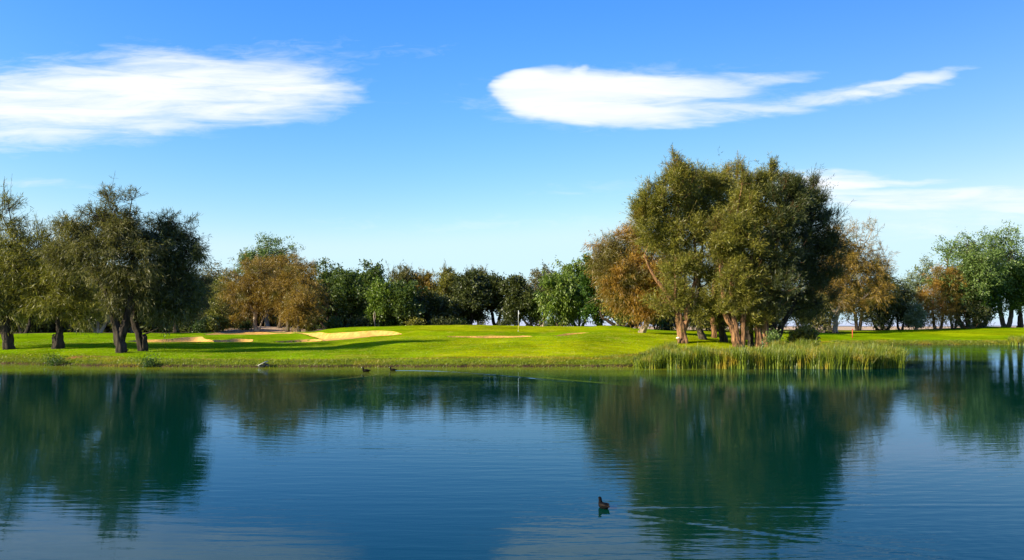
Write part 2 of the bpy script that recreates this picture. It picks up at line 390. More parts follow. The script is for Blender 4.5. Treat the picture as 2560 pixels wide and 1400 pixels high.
# mulch mound and forest floor
MOUND = catmull(np.array([pxY(*p) for p in [(505, 124), (560, 122), (640, 122.5), (720, 122.5), (790, 120), (812, 121), (800, 138), (760, 150), (640, 158), (540, 156), (500, 140)]]), 6, True)
dm = np.full(GX.shape, 50.0); bb = (np.abs(GX + 35) < 30) & (GY > 110) & (GY < 170); dm[bb] = sdf(MOUND, GX[bb], GY[bb])
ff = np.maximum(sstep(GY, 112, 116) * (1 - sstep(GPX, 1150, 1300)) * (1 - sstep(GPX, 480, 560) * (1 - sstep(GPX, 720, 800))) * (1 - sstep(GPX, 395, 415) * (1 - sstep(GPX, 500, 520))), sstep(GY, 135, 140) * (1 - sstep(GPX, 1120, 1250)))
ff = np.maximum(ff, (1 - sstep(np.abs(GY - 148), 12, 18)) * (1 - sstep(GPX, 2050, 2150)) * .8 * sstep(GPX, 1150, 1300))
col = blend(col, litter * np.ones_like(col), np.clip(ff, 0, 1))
col = blend(col, mulch * np.ones_like(col) * (1 + nz1[..., None] * .5), 1 - sstep(dm, -.6, .1))
col = blend(col, field * np.ones_like(col), sstep(GY, 178, 190))

def grass_mat(name, bump=1.0):
    m = bpy.data.materials.new(name); m.use_nodes = True; n = NT(m.node_tree); n.n.clear()
    at = n.new('ShaderNodeAttribute', attribute_name='albedo')
    tcn = n.new('ShaderNodeTexCoord'); ob = tcn.outputs['Object']
    a = n.noise(ob, 6.0, 5, .65); b = n.noise(n.mapv(ob, (.5, 1.6, 1)), 1.0, 4, .6); c = n.noise(ob, .22, 3, .5)
    f = n.m('ADD', n.m('ADD', n.ss(a, .3, .7, .72, 1.28), n.ss(b, .3, .7, -.2, .2)), n.ss(c, .3, .7, -.2, .2))
    cc = n.mix(1.0, at.outputs['Color'], n.comb(f, f, f), 'MULTIPLY')
    hs = n.new('ShaderNodeHueSaturation'); n.put(hs.inputs['Hue'], n.ss(n.noise(ob, 2.2, 4, .7), .3, .7, .487, .512)); n.put(hs.inputs['Color'], cc)
    bs = n.new('ShaderNodeBsdfPrincipled'); n.put(bs.inputs['Base Color'], hs.outputs[0]); bs.inputs['Roughness'].default_value = .75
    bs.inputs['Specular IOR Level'].default_value = .0
    bp = n.new('ShaderNodeBump'); bp.inputs['Strength'].default_value = .9; bp.inputs['Distance'].default_value = .05 * bump
    n.put(bp.inputs['Height'], n.m('ADD', n.noise(ob, 9.0, 4, .7), n.m('MULTIPLY', n.noise(n.mapv(ob, (1, 2.2, 1)), 1.6, 3, .6), 1.4)))
    n.put(bs.inputs['Normal'], bp.outputs[0])
    o = n.new('ShaderNodeOutputMaterial'); n.l.new(bs.outputs[0], o.inputs[0]); return m
def simple(name, base, var=.35, scale=4.0, rough=.85, bump=.02, bscale=12.0, stretch=(1, 1, 1), spec=.3, c2=None):
    m = bpy.data.materials.new(name); m.use_nodes = True; n = NT(m.node_tree); n.n.clear()
    tcn = n.new('ShaderNodeTexCoord'); ob = n.mapv(tcn.outputs['Object'], stretch)
    a = n.noise(ob, scale, 5, .62)
    c2 = c2 or tuple(x * (1 - var) for x in base); c1 = tuple(min(1, x * (1 + var * .6)) for x in base)
    cc = n.mix(n.ss(a, .32, .68), (*c2, 1), (*c1, 1))
    bs = n.new('ShaderNodeBsdfPrincipled'); n.put(bs.inputs['Base Color'], cc); bs.inputs['Roughness'].default_value = rough
    bs.inputs['Specular IOR Level'].default_value = spec
    if bump:
        bp = n.new('ShaderNodeBump'); bp.inputs['Distance'].default_value = bump; n.put(bp.inputs['Height'], n.noise(ob, bscale, 5, .65)); n.put(bs.inputs['Normal'], bp.outputs[0])
    o = n.new('ShaderNodeOutputMaterial'); n.l.new(bs.outputs[0], o.inputs[0]); return m
def leaf_mat(name, c1, c2, c3=None, tr=.3, hscale=.35, lo=.6):
    """c1/c2 mixed leaf by leaf, c3 comes in over whole boughs"""
    m = bpy.data.materials.new(name); m.use_nodes = True; n = NT(m.node_tree); n.n.clear()
    at = n.new('ShaderNodeAttribute', attribute_name='rnd'); tcn = n.new('ShaderNodeTexCoord')
    cc = n.mix(at.outputs['Fac'], (*c1, 1), (*c2, 1))
    if c3: cc = n.mix(n.ss(n.noise(tcn.outputs['Object'], hscale, 3, .5), lo - .12, lo + .08), cc, (*c3, 1))
    d = n.new('ShaderNodeBsdfDiffuse'); n.put(d.inputs[0], cc)
    t_ = n.new('ShaderNodeBsdfTranslucent'); n.put(t_.inputs[0], n.mix(1.0, cc, (1.0, 1.1, .5, 1), 'MULTIPLY'))
    g = n.new('ShaderNodeBsdfGlossy'); g.inputs['Roughness'].default_value = .45; g.inputs[0].default_value = (1, 1, 1, 1)
    m1 = n.new('ShaderNodeMixShader'); m1.inputs[0].default_value = tr; n.l.new(d.outputs[0], m1.inputs[1]); n.l.new(t_.outputs[0], m1.inputs[2])
    m2 = n.new('ShaderNodeMixShader'); m2.inputs[0].default_value = .025; n.l.new(m1.outputs[0], m2.inputs[1]); n.l.new(g.outputs[0], m2.inputs[2])
    o = n.new('ShaderNodeOutputMaterial'); n.l.new(m2.outputs[0], o.inputs[0]); return m

M = {}
M['ground'] = grass_mat('ground_cover')
M['sand'] = simple('bunker_sand', (.60, .33, .075), .25, 1.6, .95, .06, 5.0, spec=.1)
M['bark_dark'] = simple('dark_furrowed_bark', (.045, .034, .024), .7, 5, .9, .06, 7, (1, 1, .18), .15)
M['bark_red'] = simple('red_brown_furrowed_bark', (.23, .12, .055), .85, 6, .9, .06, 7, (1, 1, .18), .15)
M['bark_pale'] = simple('pale_smooth_bark', (.38, .29, .19), .5, 2, .8, .02, 5, (1, 1, .4), .2)
M['bark_grey'] = simple('grey_bark', (.13, .10, .07), .6, 4, .9, .04, 7, (1, 1, .25), .15)
M['cut_wood'] = simple('cut_wood', (.75, .62, .45), .2, 10, .8, 0)
L = {
 'olive': leaf_mat('olive_needles', (.055, .060, .008), (.32, .29, .035), (.30, .17, .02), lo=.72),
 'olive_grey': leaf_mat('grey_olive_needles', (.042, .045, .010), (.20, .18, .04), (.19, .17, .04), lo=.62),
 'orange': leaf_mat('rust_needles', (.20, .10, .010), (.48, .26, .03), (.15, .125, .02), lo=.53),
 'brown': leaf_mat('brown_needles', (.12, .075, .010), (.38, .24, .03), (.13, .12, .02), lo=.6),
 'green': leaf_mat('mid_green_leaves', (.032, .060, .008), (.12, .165, .025)),
 'bright': leaf_mat('bright_green_leaves', (.06, .105, .008), (.20, .27, .03), (.20, .20, .02), lo=.66),
 'dark': leaf_mat('deep_green_leaves', (.022, .055, .006), (.075, .14, .012)),
 'darkolive': leaf_mat('dark_olive_leaves', (.032, .042, .010), (.10, .115, .025)),
 'euc': leaf_mat('grey_green_gum_leaves', (.045, .085, .014), (.20, .28, .06)),
 'eucgold': leaf_mat('olive_gold_gum_leaves', (.08, .085, .03), (.20, .17, .06)),
 'pale': leaf_mat('pale_silver_leaves', (.09, .12, .05), (.24, .28, .14)),
 'yellowgreen': leaf_mat('yellow_green_leaves', (.10, .12, .018), (.25, .24, .04)),
 'reed': leaf_mat('reed_blades', (.025, .06, .004), (.23, .27, .012), (.36, .26, .02), tr=.18, hscale=.9, lo=.62),
 'lawn': leaf_mat('lawn_blades', (.20, .23, .003), (.38, .40, .008), (.24, .32, .006), tr=.3, hscale=.3, lo=.6),
 'bank': leaf_mat('bank_grass_blades', (.10, .14, .008), (.27, .29, .02), (.38, .28, .03), tr=.35, hscale=.3, lo=.62),
}

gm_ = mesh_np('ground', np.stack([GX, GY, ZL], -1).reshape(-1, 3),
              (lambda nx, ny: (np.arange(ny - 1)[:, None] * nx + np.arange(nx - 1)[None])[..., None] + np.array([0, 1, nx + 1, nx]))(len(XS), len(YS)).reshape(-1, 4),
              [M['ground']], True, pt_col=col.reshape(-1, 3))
ground = tag(link('ground', gm_), kind='structure')

# ------------------------------------------------------------------ sand bunkers: sheets lying in their hollows
def sheet(name, poly, mat, lift=.035, st=.45):
    org = poly.mean(0)
    x0, y0 = poly.min(0); x1, y1 = poly.max(0)
    gx, gy = np.meshgrid(np.arange(x0, x1, st), np.arange(y0, y1, st)); d = sdf(poly, gx, gy)
    inn = np.stack([gx[d < -.15], gy[d < -.15]], -1)
    pts = [Vector((float(a), float(b))) for a, b in np.vstack([poly, inn])]; k = len(poly)
    vo, eo, fo, *_ = geometry.delaunay_2d_cdt(pts, [(i, (i + 1) % k) for i in range(k)], [], 1, 1e-4)
    v = np.array([[p.x, p.y] for p in vo]); z = zg(v[:, 0], v[:, 1], ZS) + lift
    V = np.column_stack([v - org, z]); f = np.array([list(a) for a in fo if len(a) == 3])
    o = link(name, mesh_np(name, V, f, [mat], True)); o.location = (org[0], org[1], 0); return o
bl = {'a': 'long tan sand bunker behind the two leaning trees at left', 'b': 'small rounded sand bunker with a dark speck in its sand, right of the long one',
      'c': 'largest sand bunker, a bright kidney sweeping up the left side of the green', 'd': 'narrow sand bunker in front of the green below the flagstick',
      'e': 'thin shaded sliver of bunker curling up right of the flagstick', 'f': 'flat sand strip running along the foot of the mulch mound'}
for k in bunk: tag(sheet('sand_bunker', bunk[k], M['sand']), bl[k], 'bunker', 'sand bunkers round the green')

# ------------------------------------------------------------------ hills far off
def ridge(name, Y, x0, x1, hz, seed, mat):
    xs = np.linspace(x0, x1, 260); r = vnoise(xs / 260. + seed, xs * 0 + seed) * 9 + vnoise(xs / 70. + seed, xs * 0) * 3
    top = np.maximum(hz + r, .5); rows = [(Y - 350, .2), (Y - 200, .55), (Y - 80, .85), (Y, 1.), (Y + 150, .8), (Y + 400, .1)]
    V = np.concatenate([np.stack([xs, np.full_like(xs, y) + vnoise(xs / 90., xs * 0 + y) * 60, top * k], -1) for y, k in rows])
    nx = len(xs); Q = (np.arange(len(rows) - 1)[:, None] * nx + np.arange(nx - 1)[None])[..., None] + np.array([0, 1, nx + 1, nx])
    return tag(link(name, mesh_np(name, V, Q.reshape(-1, 4), [mat], True)), kind='structure')
M['hill'] = simple('far_hill_scrub', (.16, .19, .17), .3, .01, 1, 0)
ridge('hills', 3800, 350, 4200, 4.5, 2, M['hill'])

# ------------------------------------------------------------------ water
def wgrid():
    xs = spaced(-11, 11, .11, -130, 160, 1.2)
    ys = np.concatenate([np.arange(3, 8, .5), np.arange(8, 17, .07), np.arange(17, 34, .4), np.arange(34, 53, .12), np.arange(53, 130, 1.0)])
    X, Y = np.meshgrid(xs, ys); Z = np.zeros_like(X)
    # wake of the near coot
    cx, cy = (1509 - 1280) * 12.3 / F, 12.3
    hd = np.array([-.96, .28])                     # swimming direction
    rx, ry = X - cx, Y - cy
    al = -(rx * hd[0] + ry * hd[1]); ac = rx * -hd[1] + ry * hd[0]
    fall = np.exp(-al / 5.0) * (al > -.3) * sstep(al, -.3, .4)
    for s in (-1, 1):
        arm = s * ac - .30 * np.maximum(al, 0) - .10
        Z += .0045 * fall * np.exp(-(arm / (.10 + .05 * np.maximum(al, 0))) ** 2) * np.cos(arm * 18)
    Z += .0035 * fall * np.exp(-(ac / (.3 + .33 * np.maximum(al, 0))) ** 4) * np.sin(al * 22 - np.abs(ac) * 6)
    rr = np.hypot(rx, ry); Z += .0025 * np.exp(-rr / .7) * np.cos(rr * 30)
    # long wake line behind the far coot
    P = catmull(np.array([pxY(p, 2 * H * 1000 / (q - HZ)) for p, q in [(986, 926.5), (1060, 927), (1130, 929.5), (1200, 934), (1300, 942), (1400, 951), (1480, 957.5), (1560, 965), (1640, 972)]]), 8)
    band = (Y > 32) & (Y < 54); bx, by = X[band], Y[band]; dd = np.full(bx.shape, 1e9); tt = np.zeros(bx.shape)
    for i in range(len(P) - 1):
        a, b = P[i], P[i + 1]; e = b - a; q = np.clip(((bx - a[0]) * e[0] + (by - a[1]) * e[1]) / (e @ e), 0, 1)
        g = np.hypot(bx - a[0] - e[0] * q, by - a[1] - e[1] * q); mk = g < dd; dd[mk] = g[mk]; tt[mk] = (i + q[mk]) / len(P)
    Z[band] += .022 * np.exp(-(dd / (.20 + .35 * tt)) ** 2) * sstep(1 - tt, 0, .45)
    P2 = catmull(np.array([pxY(p, 2 * H * 1000 / (q - HZ)) for p, q in [(975, 930), (930, 940), (870, 947), (800, 953), (700, 961), (600, 970)]]), 8)
    dd = np.full(bx.shape, 1e9)
    for i in range(len(P2) - 1):
        a, b = P2[i], P2[i + 1]; e = b - a; q = np.clip(((bx - a[0]) * e[0] + (by - a[1]) * e[1]) / (e @ e), 0, 1)
        dd = np.minimum(dd, np.hypot(bx - a[0] - e[0] * q, by - a[1] - e[1] * q))
    Z[band] += .010 * np.exp(-(dd / .3) ** 2)
    nx, ny = len(xs), len(ys)
    Q = (np.arange(ny - 1)[:, None] * nx + np.arange(nx - 1)[None])[..., None] + np.array([0, 1, nx + 1, nx])
    return np.stack([X, Y, Z], -1).reshape(-1, 3), Q.reshape(-1, 4)
wm = bpy.data.materials.new('lake_water'); wm.use_nodes = True; n = NT(wm.node_tree); n.n.clear()
tcn = n.new('ShaderNodeTexCoord'); ob = tcn.outputs['Object']
lowf = n.ss(n.noise(n.mapv(ob, (.05, .10, 1)), 1.0, 3, .5), .38, .62, .35, 1.2)
r1 = n.noise(n.mapv(ob, (.55, 2.6, 1), rot=(0, 0, R(5))), 1.0, 3, .5, .3)
r2 = n.noise(n.mapv(ob, (1.6, 6.5, 1), rot=(0, 0, R(-8))), 1.0, 3, .55, .2)
r3 = n.noise(n.mapv(ob, (3.5, 9.0, 1), rot=(0, 0, R(14))), 1.0, 2, .5)
spx = n.new('ShaderNodeSeparateXYZ'); n.l.new(ob, spx.inputs[0])
dxr = n.m('ADD', spx.outputs[0], 1.0); dyr = n.m('SUBTRACT', spx.outputs[1], 30.0)
rad = n.m('SQRT', n.m('ADD', n.m('MULTIPLY', dxr, dxr), n.m('MULTIPLY', dyr, dyr)))
ring = n.m('SINE', n.m('MULTIPLY', n.m('ADD', rad, n.m('MULTIPLY', r1, .5)), 15.0))
hgt = n.m('ADD', n.m('MULTIPLY', n.m('ADD', n.m('MULTIPLY', r1, 1.3), n.m('ADD', n.m('MULTIPLY', r2, .55), n.m('MULTIPLY', r3, .25))), lowf), n.m('MULTIPLY', ring, .05))
bp = n.new('ShaderNodeBump'); bp.inputs['Strength'].default_value = 1; bp.inputs['Distance'].default_value = .0042
n.put(bp.inputs['Height'], hgt)
sh = n.new('ShaderNodeAttribute', attribute_name='bank_reflection')
df = n.new('ShaderNodeBsdfDiffuse'); n.put(df.inputs[0], n.mix(n.m('MULTIPLY', sh.outputs['Fac'], n.ss(r2, .3, .6, .75, 1.1)), (.0005, .026, .015, 1), (.30, .32, .01, 1)))  # yellow-green reflection of bank and reeds painted into the diffuse colour near the far shore
gl = n.new('ShaderNodeBsdfGlossy'); gl.inputs['Roughness'].default_value = .02; gl.inputs[0].default_value = (.47, .67, 1.0, 1)
fr = n.new('ShaderNodeFresnel'); fr.inputs[0].default_value = 1.235
for q in (df, gl, fr): n.put(q.inputs['Normal'], bp.outputs[0])
mx = n.new('ShaderNodeMixShader'); n.l.new(fr.outputs[0], mx.inputs[0]); n.l.new(df.outputs[0], mx.inputs[1]); n.l.new(gl.outputs[0], mx.inputs[2])
o = n.new('ShaderNodeOutputMaterial'); n.l.new(mx.outputs[0], o.inputs[0])
V_, Q_ = wgrid()
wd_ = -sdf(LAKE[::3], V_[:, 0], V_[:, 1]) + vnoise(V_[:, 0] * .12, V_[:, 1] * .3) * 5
water = tag(link('water', mesh_np('water', V_, Q_, [wm], True, pt_attr={'bank_reflection': (1 - sstep(wd_, 1, 11)) * (V_[:, 1] > 30)})), kind='structure')

# ------------------------------------------------------------------ foliage engine
def unit(v): return v / (np.linalg.norm(v, axis=-1, keepdims=True) + 1e-9)
def leaves_mesh(name, C, D, Ln, Wd, mat, origin, rnd=None):
    n_ = len(C); D = unit(D); S = unit(np.cross(D, unit(rng.normal(size=(n_, 3)))))
    mid = C + D * (Ln * .45)[:, None]; s_ = S * (Wd * .5)[:, None]
    V = np.stack([C, mid + s_, C + D * Ln[:, None], mid - s_], 1).reshape(-1, 3) - np.array(origin)
    Q = np.arange(4 * n_).reshape(-1, 4)
    return mesh_np(name, V, Q, [mat], False, rng.random(n_) if rnd is None else rnd)
STY = {  # spray length, leaves along a spray, leaf length, leaf width, droop, upward push, scatter
 'cas':  dict(spray=1.2, lf=16, L=.38, W=.040, droop=.75, up=.45, sc=.10, sub=.32),
 'casup': dict(spray=1.15, lf=16, L=.34, W=.042, droop=.12, up=.95, sc=.08, sub=.30),
 'spike': dict(spray=1.1, lf=14, L=.34, W=.065, droop=.0, up=1.0, sc=.08, sub=.36),
 'euc':  dict(spray=.65, lf=16, L=.30, W=.13, droop=.5, up=.2, sc=.28, sub=.30),
 'dense': dict(spray=.55, lf=16, L=.30, W=.17, droop=.0, up=.3, sc=.26, sub=.30),
 'weep': dict(spray=1.0, lf=16, L=.34, W=.12, droop=1.1, up=.1, sc=.14, sub=.32),
}
def tree(name, label, base, stems, blobs, sty, leaf, bark, n_leaf, cat='tree', group=None, sc=1.0, seed=None, wisps=()):
    """base (px,py,Y); stems: lists of (px,py,radius px[,dY]); blobs: (px,py,rx,ry[,dY]) in px at the tree's distance; wisps: sparse blobs"""
    global rng
    if seed is not None: rng = np.random.default_rng(seed)
    Y0 = base[2]; b3 = W(*base); b3[2] = float(zg(b3[0], b3[1])[0]) - .05
    S = STY[sty]; root = empty(name, b3); tag(root, label, cat, group)
    wood = MB(); paths = []
    px2m = Y0 / F
    for si, st in enumerate(stems):
        P = []
        for q in st:
            d = q[3] if len(q) > 3 else 0
            P.append(W(q[0], q[1], Y0 + d) * 1.0)
        P = np.array(P); rr = np.array([q[2] * px2m for q in st])
        if si == 0 or abs(st[0][1] - base[1]) < 8:
            P[0, 2] = float(zg(P[0, 0], P[0, 1])[0]) - .12
        PP = catmull(np.column_stack([P, rr]), 6); Pp, rp_ = PP[:, :3], PP[:, 3]
        hgt_ = Pp[:, 2] - Pp[0, 2]
        if si == 0 or abs(st[0][1] - base[1]) < 8: rp_ = rp_ * (1 + .28 * np.exp(-hgt_ / .4)) * .88
        Pp = Pp + (rng.random(Pp.shape) - .5) * rp_[:, None] * .35
        wood.tube(Pp, rp_, 18, .28 if Y0 < 100 else .08); paths.append((Pp, rp_))
    allP = np.vstack([p for p, r in paths]); allR = np.concatenate([r for p, r in paths])
    Cs, Ds, Ls, Ws = [], [], [], []
    pl_ = []
    if sty in ('cas', 'casup', 'spike') :
        top_ = sorted(blobs, key=lambda b: b[1] - b[3])[:max(2, len(blobs) // 2)]
        for b in top_:
            for _ in range(3):
                f = (rng.random() * 2 - 1) * .75; k_ = .35 + .5 * rng.random()
                pl_.append((b[0] + f * b[2], b[1] - b[3] * math.sqrt(1 - f * f) - b[3] * .12 * k_, b[2] * .16 + 2, b[3] * .34 * k_ + 3))
    allb = [(b, 1.0) for b in blobs] + [(b, .6 if b[3] > b[2] * 1.4 else .16) for b in wisps] + [(b, .45) for b in pl_]
    area = sum(b[2] * b[3] * k for b, k in allb)
    for b, kk in allb:
        dY = b[4] if len(b) > 4 else (rng.random() - .5) * b[2] * px2m * .9
        c = W(b[0], b[1], Y0 + dY); rx, rz = b[2] * px2m, b[3] * px2m; ry = rx * .9
        # limb from the nearest lower stem point
        w_ = np.linalg.norm(allP - c, axis=1) + 2.0 * np.maximum(0, allP[:, 2] - c[2] + rz * .5); i = int(np.argmin(w_))
        p0 = allP[i]; r0 = min(allR[i] * .75, .04 + .035 * math.sqrt(rx * rz)); mid = (p0 + c) / 2 + np.array([0, 0, -.08 * np.linalg.norm(c - p0)]) + (rng.random(3) - .5) * .5
        q = catmull(np.array([p0, mid, c]), 4); wood.tube(q, np.linspace(r0, r0 * .45, len(q)), 6, cap=False)
        n_b = max(60, int(n_leaf * (1.25 if Y0 < 90 else 1.1) * b[2] * b[3] * kk / area))
        K = max(5, int(6 + rx * rz * 5.0 * (1 if kk == 1 else .8)))
        dirs = unit(rng.normal(size=(K, 3))); rad_ = rng.random(K) ** .5 * 1.08
        sub = c + dirs * rad_[:, None] * np.array([rx, ry, rz])
        for j in range(K):
            if kk < 1 or rng.random() < .7:
                m_ = (c + sub[j]) / 2 + (rng.random(3) - .5) * .25; q = np.array([c, m_, sub[j]])
                wood.tube(q, [r0 * .4, r0 * .25, .012 * sc + .006], 4, cap=False)
        nsp = max(K, int(n_b / S['lf'])); k = rng.integers(0, K, nsp); subr = S['sub'] * min(rx, rz) + .12
        if kk < 1: subr *= 1.3
        off = rng.normal(size=(nsp, 3)); off = unit(off) * (rng.random((nsp, 1)) ** .5) * subr
        s0 = sub[k] + off * .6
        fr_ = rng.random(nsp) < .16; s0 = np.where(fr_[:, None], c + (s0 - c) * (1.12 + .35 * rng.random((nsp, 1))), s0)
        outd = unit((s0 - c) / np.array([rx, ry, rz]) + unit(off) * .6 + rng.normal(size=(nsp, 3)) * .35 + np.array([0, 0, S['up'] + (0.7 if kk < 1 else 0)]))
        sl = S['spray'] * (.5 + rng.random(nsp) * .9) * min(1.25, max(.45, (rx + rz) * .35)) * (1.25 if kk < 1 else 1)
        sl = sl * np.where(rng.random(nsp) < .10, 1.8, 1)
        if kk < 1 or sty in ('cas', 'spike', 'casup'):
            for j in (range(nsp) if kk < 1 else range(0, nsp, 9)):
                wood.tube(np.array([s0[j] - outd[j] * .2, s0[j] + outd[j] * sl[j]]), [.016 * sc, .007 * sc], 3, cap=False)
        lf = S['lf']; tpos = rng.random((nsp, lf)); 
        C = s0[:, None] + outd[:, None] * (tpos * sl[:, None])[..., None] + rng.normal(size=(nsp, lf, 3)) * S['sc'] * (1 if kk == 1 else .5)
        C[..., 2] -= (tpos ** 2) * sl[:, None] * .35 * S['droop']
        D = outd[:, None] * .6 + rng.normal(size=(nsp, lf, 3)) * .45; D[..., 2] -= S['droop'] * (1 if kk == 1 else .2) * (.4 + .8 * rng.random((nsp, lf)))
        Cs.append(C.reshape(-1, 3)); Ds.append(D.reshape(-1, 3)); nn = nsp * lf
        Ls.append(S['L'] * sc * (.6 + .8 * rng.random(nn))); Ws.append(S['W'] * sc * (.6 + .8 * rng.random(nn)) * (1 if kk == 1 else .8))
    link('trunk', wood.mesh('trunk', M[bark], True, b3), root)
    link('crown', leaves_mesh('crown', np.vstack(Cs), np.vstack(Ds), np.concatenate(Ls), np.concatenate(Ws), L[leaf], b3), root)
    return root

def auto(px, base_y, Y, top, bot, hw, n=9, stems=1, rad=7, lean=0, wob=1.0, seed=1, round_=True, split=.35):
    """stems and blobs for a plain rounded tree seen in the tree line"""
    r = np.random.default_rng(seed); bl_ = []
    hgt_ = bot - top; cy = (top + bot) / 2
    for i in range(n):
        a = (i + .5) / n; py = top + hgt_ * (.16 + .72 * a) ; wdt = math.sin(math.pi * min(1, max(.12, (.22 + .68 * a)))) ** .7
        x = px + lean * (1 - a) + (r.random() * 2 - 1) * hw * .62 * wdt
        rr = hw * (.34 + .22 * r.random()); bl_.append((x, py, rr, rr * min(1.0, .62 + .25 * r.random()) * min(1.4, max(.6, hgt_ / (2.2 * hw))), (r.random() * 2 - 1) * hw * .5 * Y / F))
    bl_.append((px + lean * .9, top + hw * .30, hw * .42, hw * .36)); bl_.append((px, cy, hw * .55, hgt_ * .3))
    st = []
    for s_ in range(stems):
        ox = (s_ - (stems - 1) / 2) * rad * 1.5; tx = px + lean * .6 + (s_ - (stems - 1) / 2) * hw * .5
        st.append([(px + ox * .6, base_y, rad * (1 if stems == 1 else .75)), (px + ox + (tx - px) * .3 + (r.random() - .5) * 4, base_y + (bot - base_y) * .6 - 6, rad * .75), (tx, bot - hgt_ * split, rad * .5), (tx + (r.random() - .5) * 6, top + hgt_ * .3, rad * .2)])
    return st, bl_
def bgtree(name, label, px, by, Y, top, bot, hw, sty, leaf, bark, n_leaf, seed, n=9, stems=1, rad=6, lean=0, wisps=(), sc=1.25, group=None, split=.35, cat='tree'):
    hw *= 1.14; top -= 5
    st, bl_ = auto(px, by, Y, top, bot, hw, n, stems, rad, lean, seed=seed, split=split)
    return tree(name, label, (px, by, Y), st, bl_, sty, leaf, bark, n_leaf, cat=cat, group=group, sc=sc, seed=seed, wisps=wisps)

# ------------------------------------------------------------------ the four leaning trees on the left bank
GL = 'weeping trees on the left bank'
tree('weeping_tree', 'leftmost weeping tree on the bank, thick trunk leaning out of frame', (22, 869, 66),
     [[(27, 869, 13), (15, 820, 13), (0, 770, 11), (-20, 710, 8), (-40, 660, 5)], [(15, 820, 8), (30, 760, 7), (45, 700, 5), (50, 640, 3)]],
     [(-130, 640, 61, 44), (-110, 720, 52, 39), (-190, 690, 52, 44), (-45, 640, 52, 44), (20, 610, 44, 39), (65, 650, 42, 39), (30, 690, 52, 39), (-40, 710, 52, 44), (70, 720, 39, 39), (0, 760, 44, 30), (55, 770, 30, 26)],  # unseen blobs left of the frame added to throw the shadow band on the lawn
     'cas', 'olive', 'bark_dark', 47685, group=GL, seed=11, wisps=[(5, 540, 30, 44), (-30, 560, 35, 35), (90, 600, 30, 35), (20, 500, 17, 22)])
tree('weeping_tree', 'small weeping olive tree with a split stump-like trunk base, second from left on the bank', (146, 868, 65.8),
     [[(146, 868, 13), (150, 835, 9), (146, 800, 6), (152, 760, 5), (160, 710, 4)], [(140, 866, 8), (138, 845, 7), (136, 838, 4)], [(146, 800, 5), (130, 760, 4), (115, 720, 3)]],
     [(120, 715, 39, 35), (165, 690, 44, 39), (190, 740, 39, 35), (140, 755, 52, 28), (100, 760, 30, 24), (205, 780, 33, 21), (150, 650, 44, 30)],
     'cas', 'olive', 'bark_dark', 24565, group=GL, seed=12, wisps=[(95, 620, 35, 35), (120, 590, 30, 26)])
tree('weeping_tree', 'tallest weeping grey-olive tree on the left bank, dark forked trunk nearest the water', (304, 880, 62.3),
     [[(306, 880, 13), (297, 840, 12), (284, 790, 10), (270, 740, 8), (245, 690, 8), (205, 645, 5), (170, 600, 3)],
      [(298, 860, 10), (312, 815, 9), (320, 780, 7), (330, 720, 6), (335, 650, 5), (325, 570, 3)], [(312, 800, 5), (335, 765, 4), (350, 740, 2.5)], [(245, 690, 6), (265, 640, 5), (275, 570, 3)]],
     [(190, 595, 36, 31), (235, 565, 36, 31), (285, 560, 36, 31), (330, 580, 36, 35), (225, 640, 44, 33), (290, 630, 44, 35), (345, 650, 39, 39), (255, 700, 39, 33), (300, 700, 33, 29), (285, 755, 29, 22), (160, 640, 26, 29), (345, 720, 29, 29)],
     'cas', 'olive_grey', 'bark_dark', 44795, group=GL, seed=13, wisps=[(285, 510, 30, 28), (330, 500, 22, 26), (270, 490, 12, 17), (180, 550, 30, 22), (235, 535, 26, 19)])
tree('weeping_tree', 'dark weeping tree behind the tallest one, trunk leaning right with a broken stub', (353, 874, 64.5),
     [[(356, 874, 10), (346, 835, 9), (334, 800, 8), (345, 760, 8), (375, 710, 7), (410, 650, 5), (430, 590, 3)], [(362, 872, 8), (362, 850, 8), (358, 838, 6)], [(375, 710, 5), (420, 700, 4), (470, 680, 3)]],
     [(385, 585, 35, 31), (425, 610, 38, 35), (465, 625, 31, 31), (395, 650, 42, 36), (450, 680, 42, 38), (400, 710, 44, 36), (470, 725, 29, 38), (425, 760, 45, 29), (370, 755, 29, 29), (465, 770, 26, 22)],
     'cas', 'darkolive', 'bark_dark', 37570, group=GL, seed=14, wisps=[(440, 560, 28, 24), (490, 620, 22, 19), (415, 545, 22, 19), (470, 590, 22, 22)])

# ------------------------------------------------------------------ rust tree and the big clump on the peninsula
GB = 'trees clumped above the reed bed'
tree('weeping_tree', 'rust-orange weeping tree leaning left out of the big clump, pale lit trunk', (1612, 829, 84),
     [[(1604, 830, 8), (1616, 808, 7), (1630, 790, 6), (1615, 755, 5), (1585, 715, 4), (1555, 680, 3)], [(1632, 792, 5), (1655, 765, 4), (1665, 720, 3)]],
     [(1540, 622, 42, 28), (1595, 612, 44, 32), (1512, 655, 30, 28), (1560, 672, 50, 36), (1625, 655, 48, 38), (1538, 708, 38, 30), (1595, 722, 50, 36), (1650, 705, 46, 40), (1568, 755, 38, 22), (1620, 768, 40, 20), (1665, 655, 34, 34), (1670, 755, 34, 24), (1520, 690, 26, 24)],
     'cas', 'orange', 'bark_pale', 70000, group=GB, seed=21, sc=1.1, wisps=[(1540, 595, 40, 16), (1492, 645, 18, 18), (1620, 560, 26, 26)])
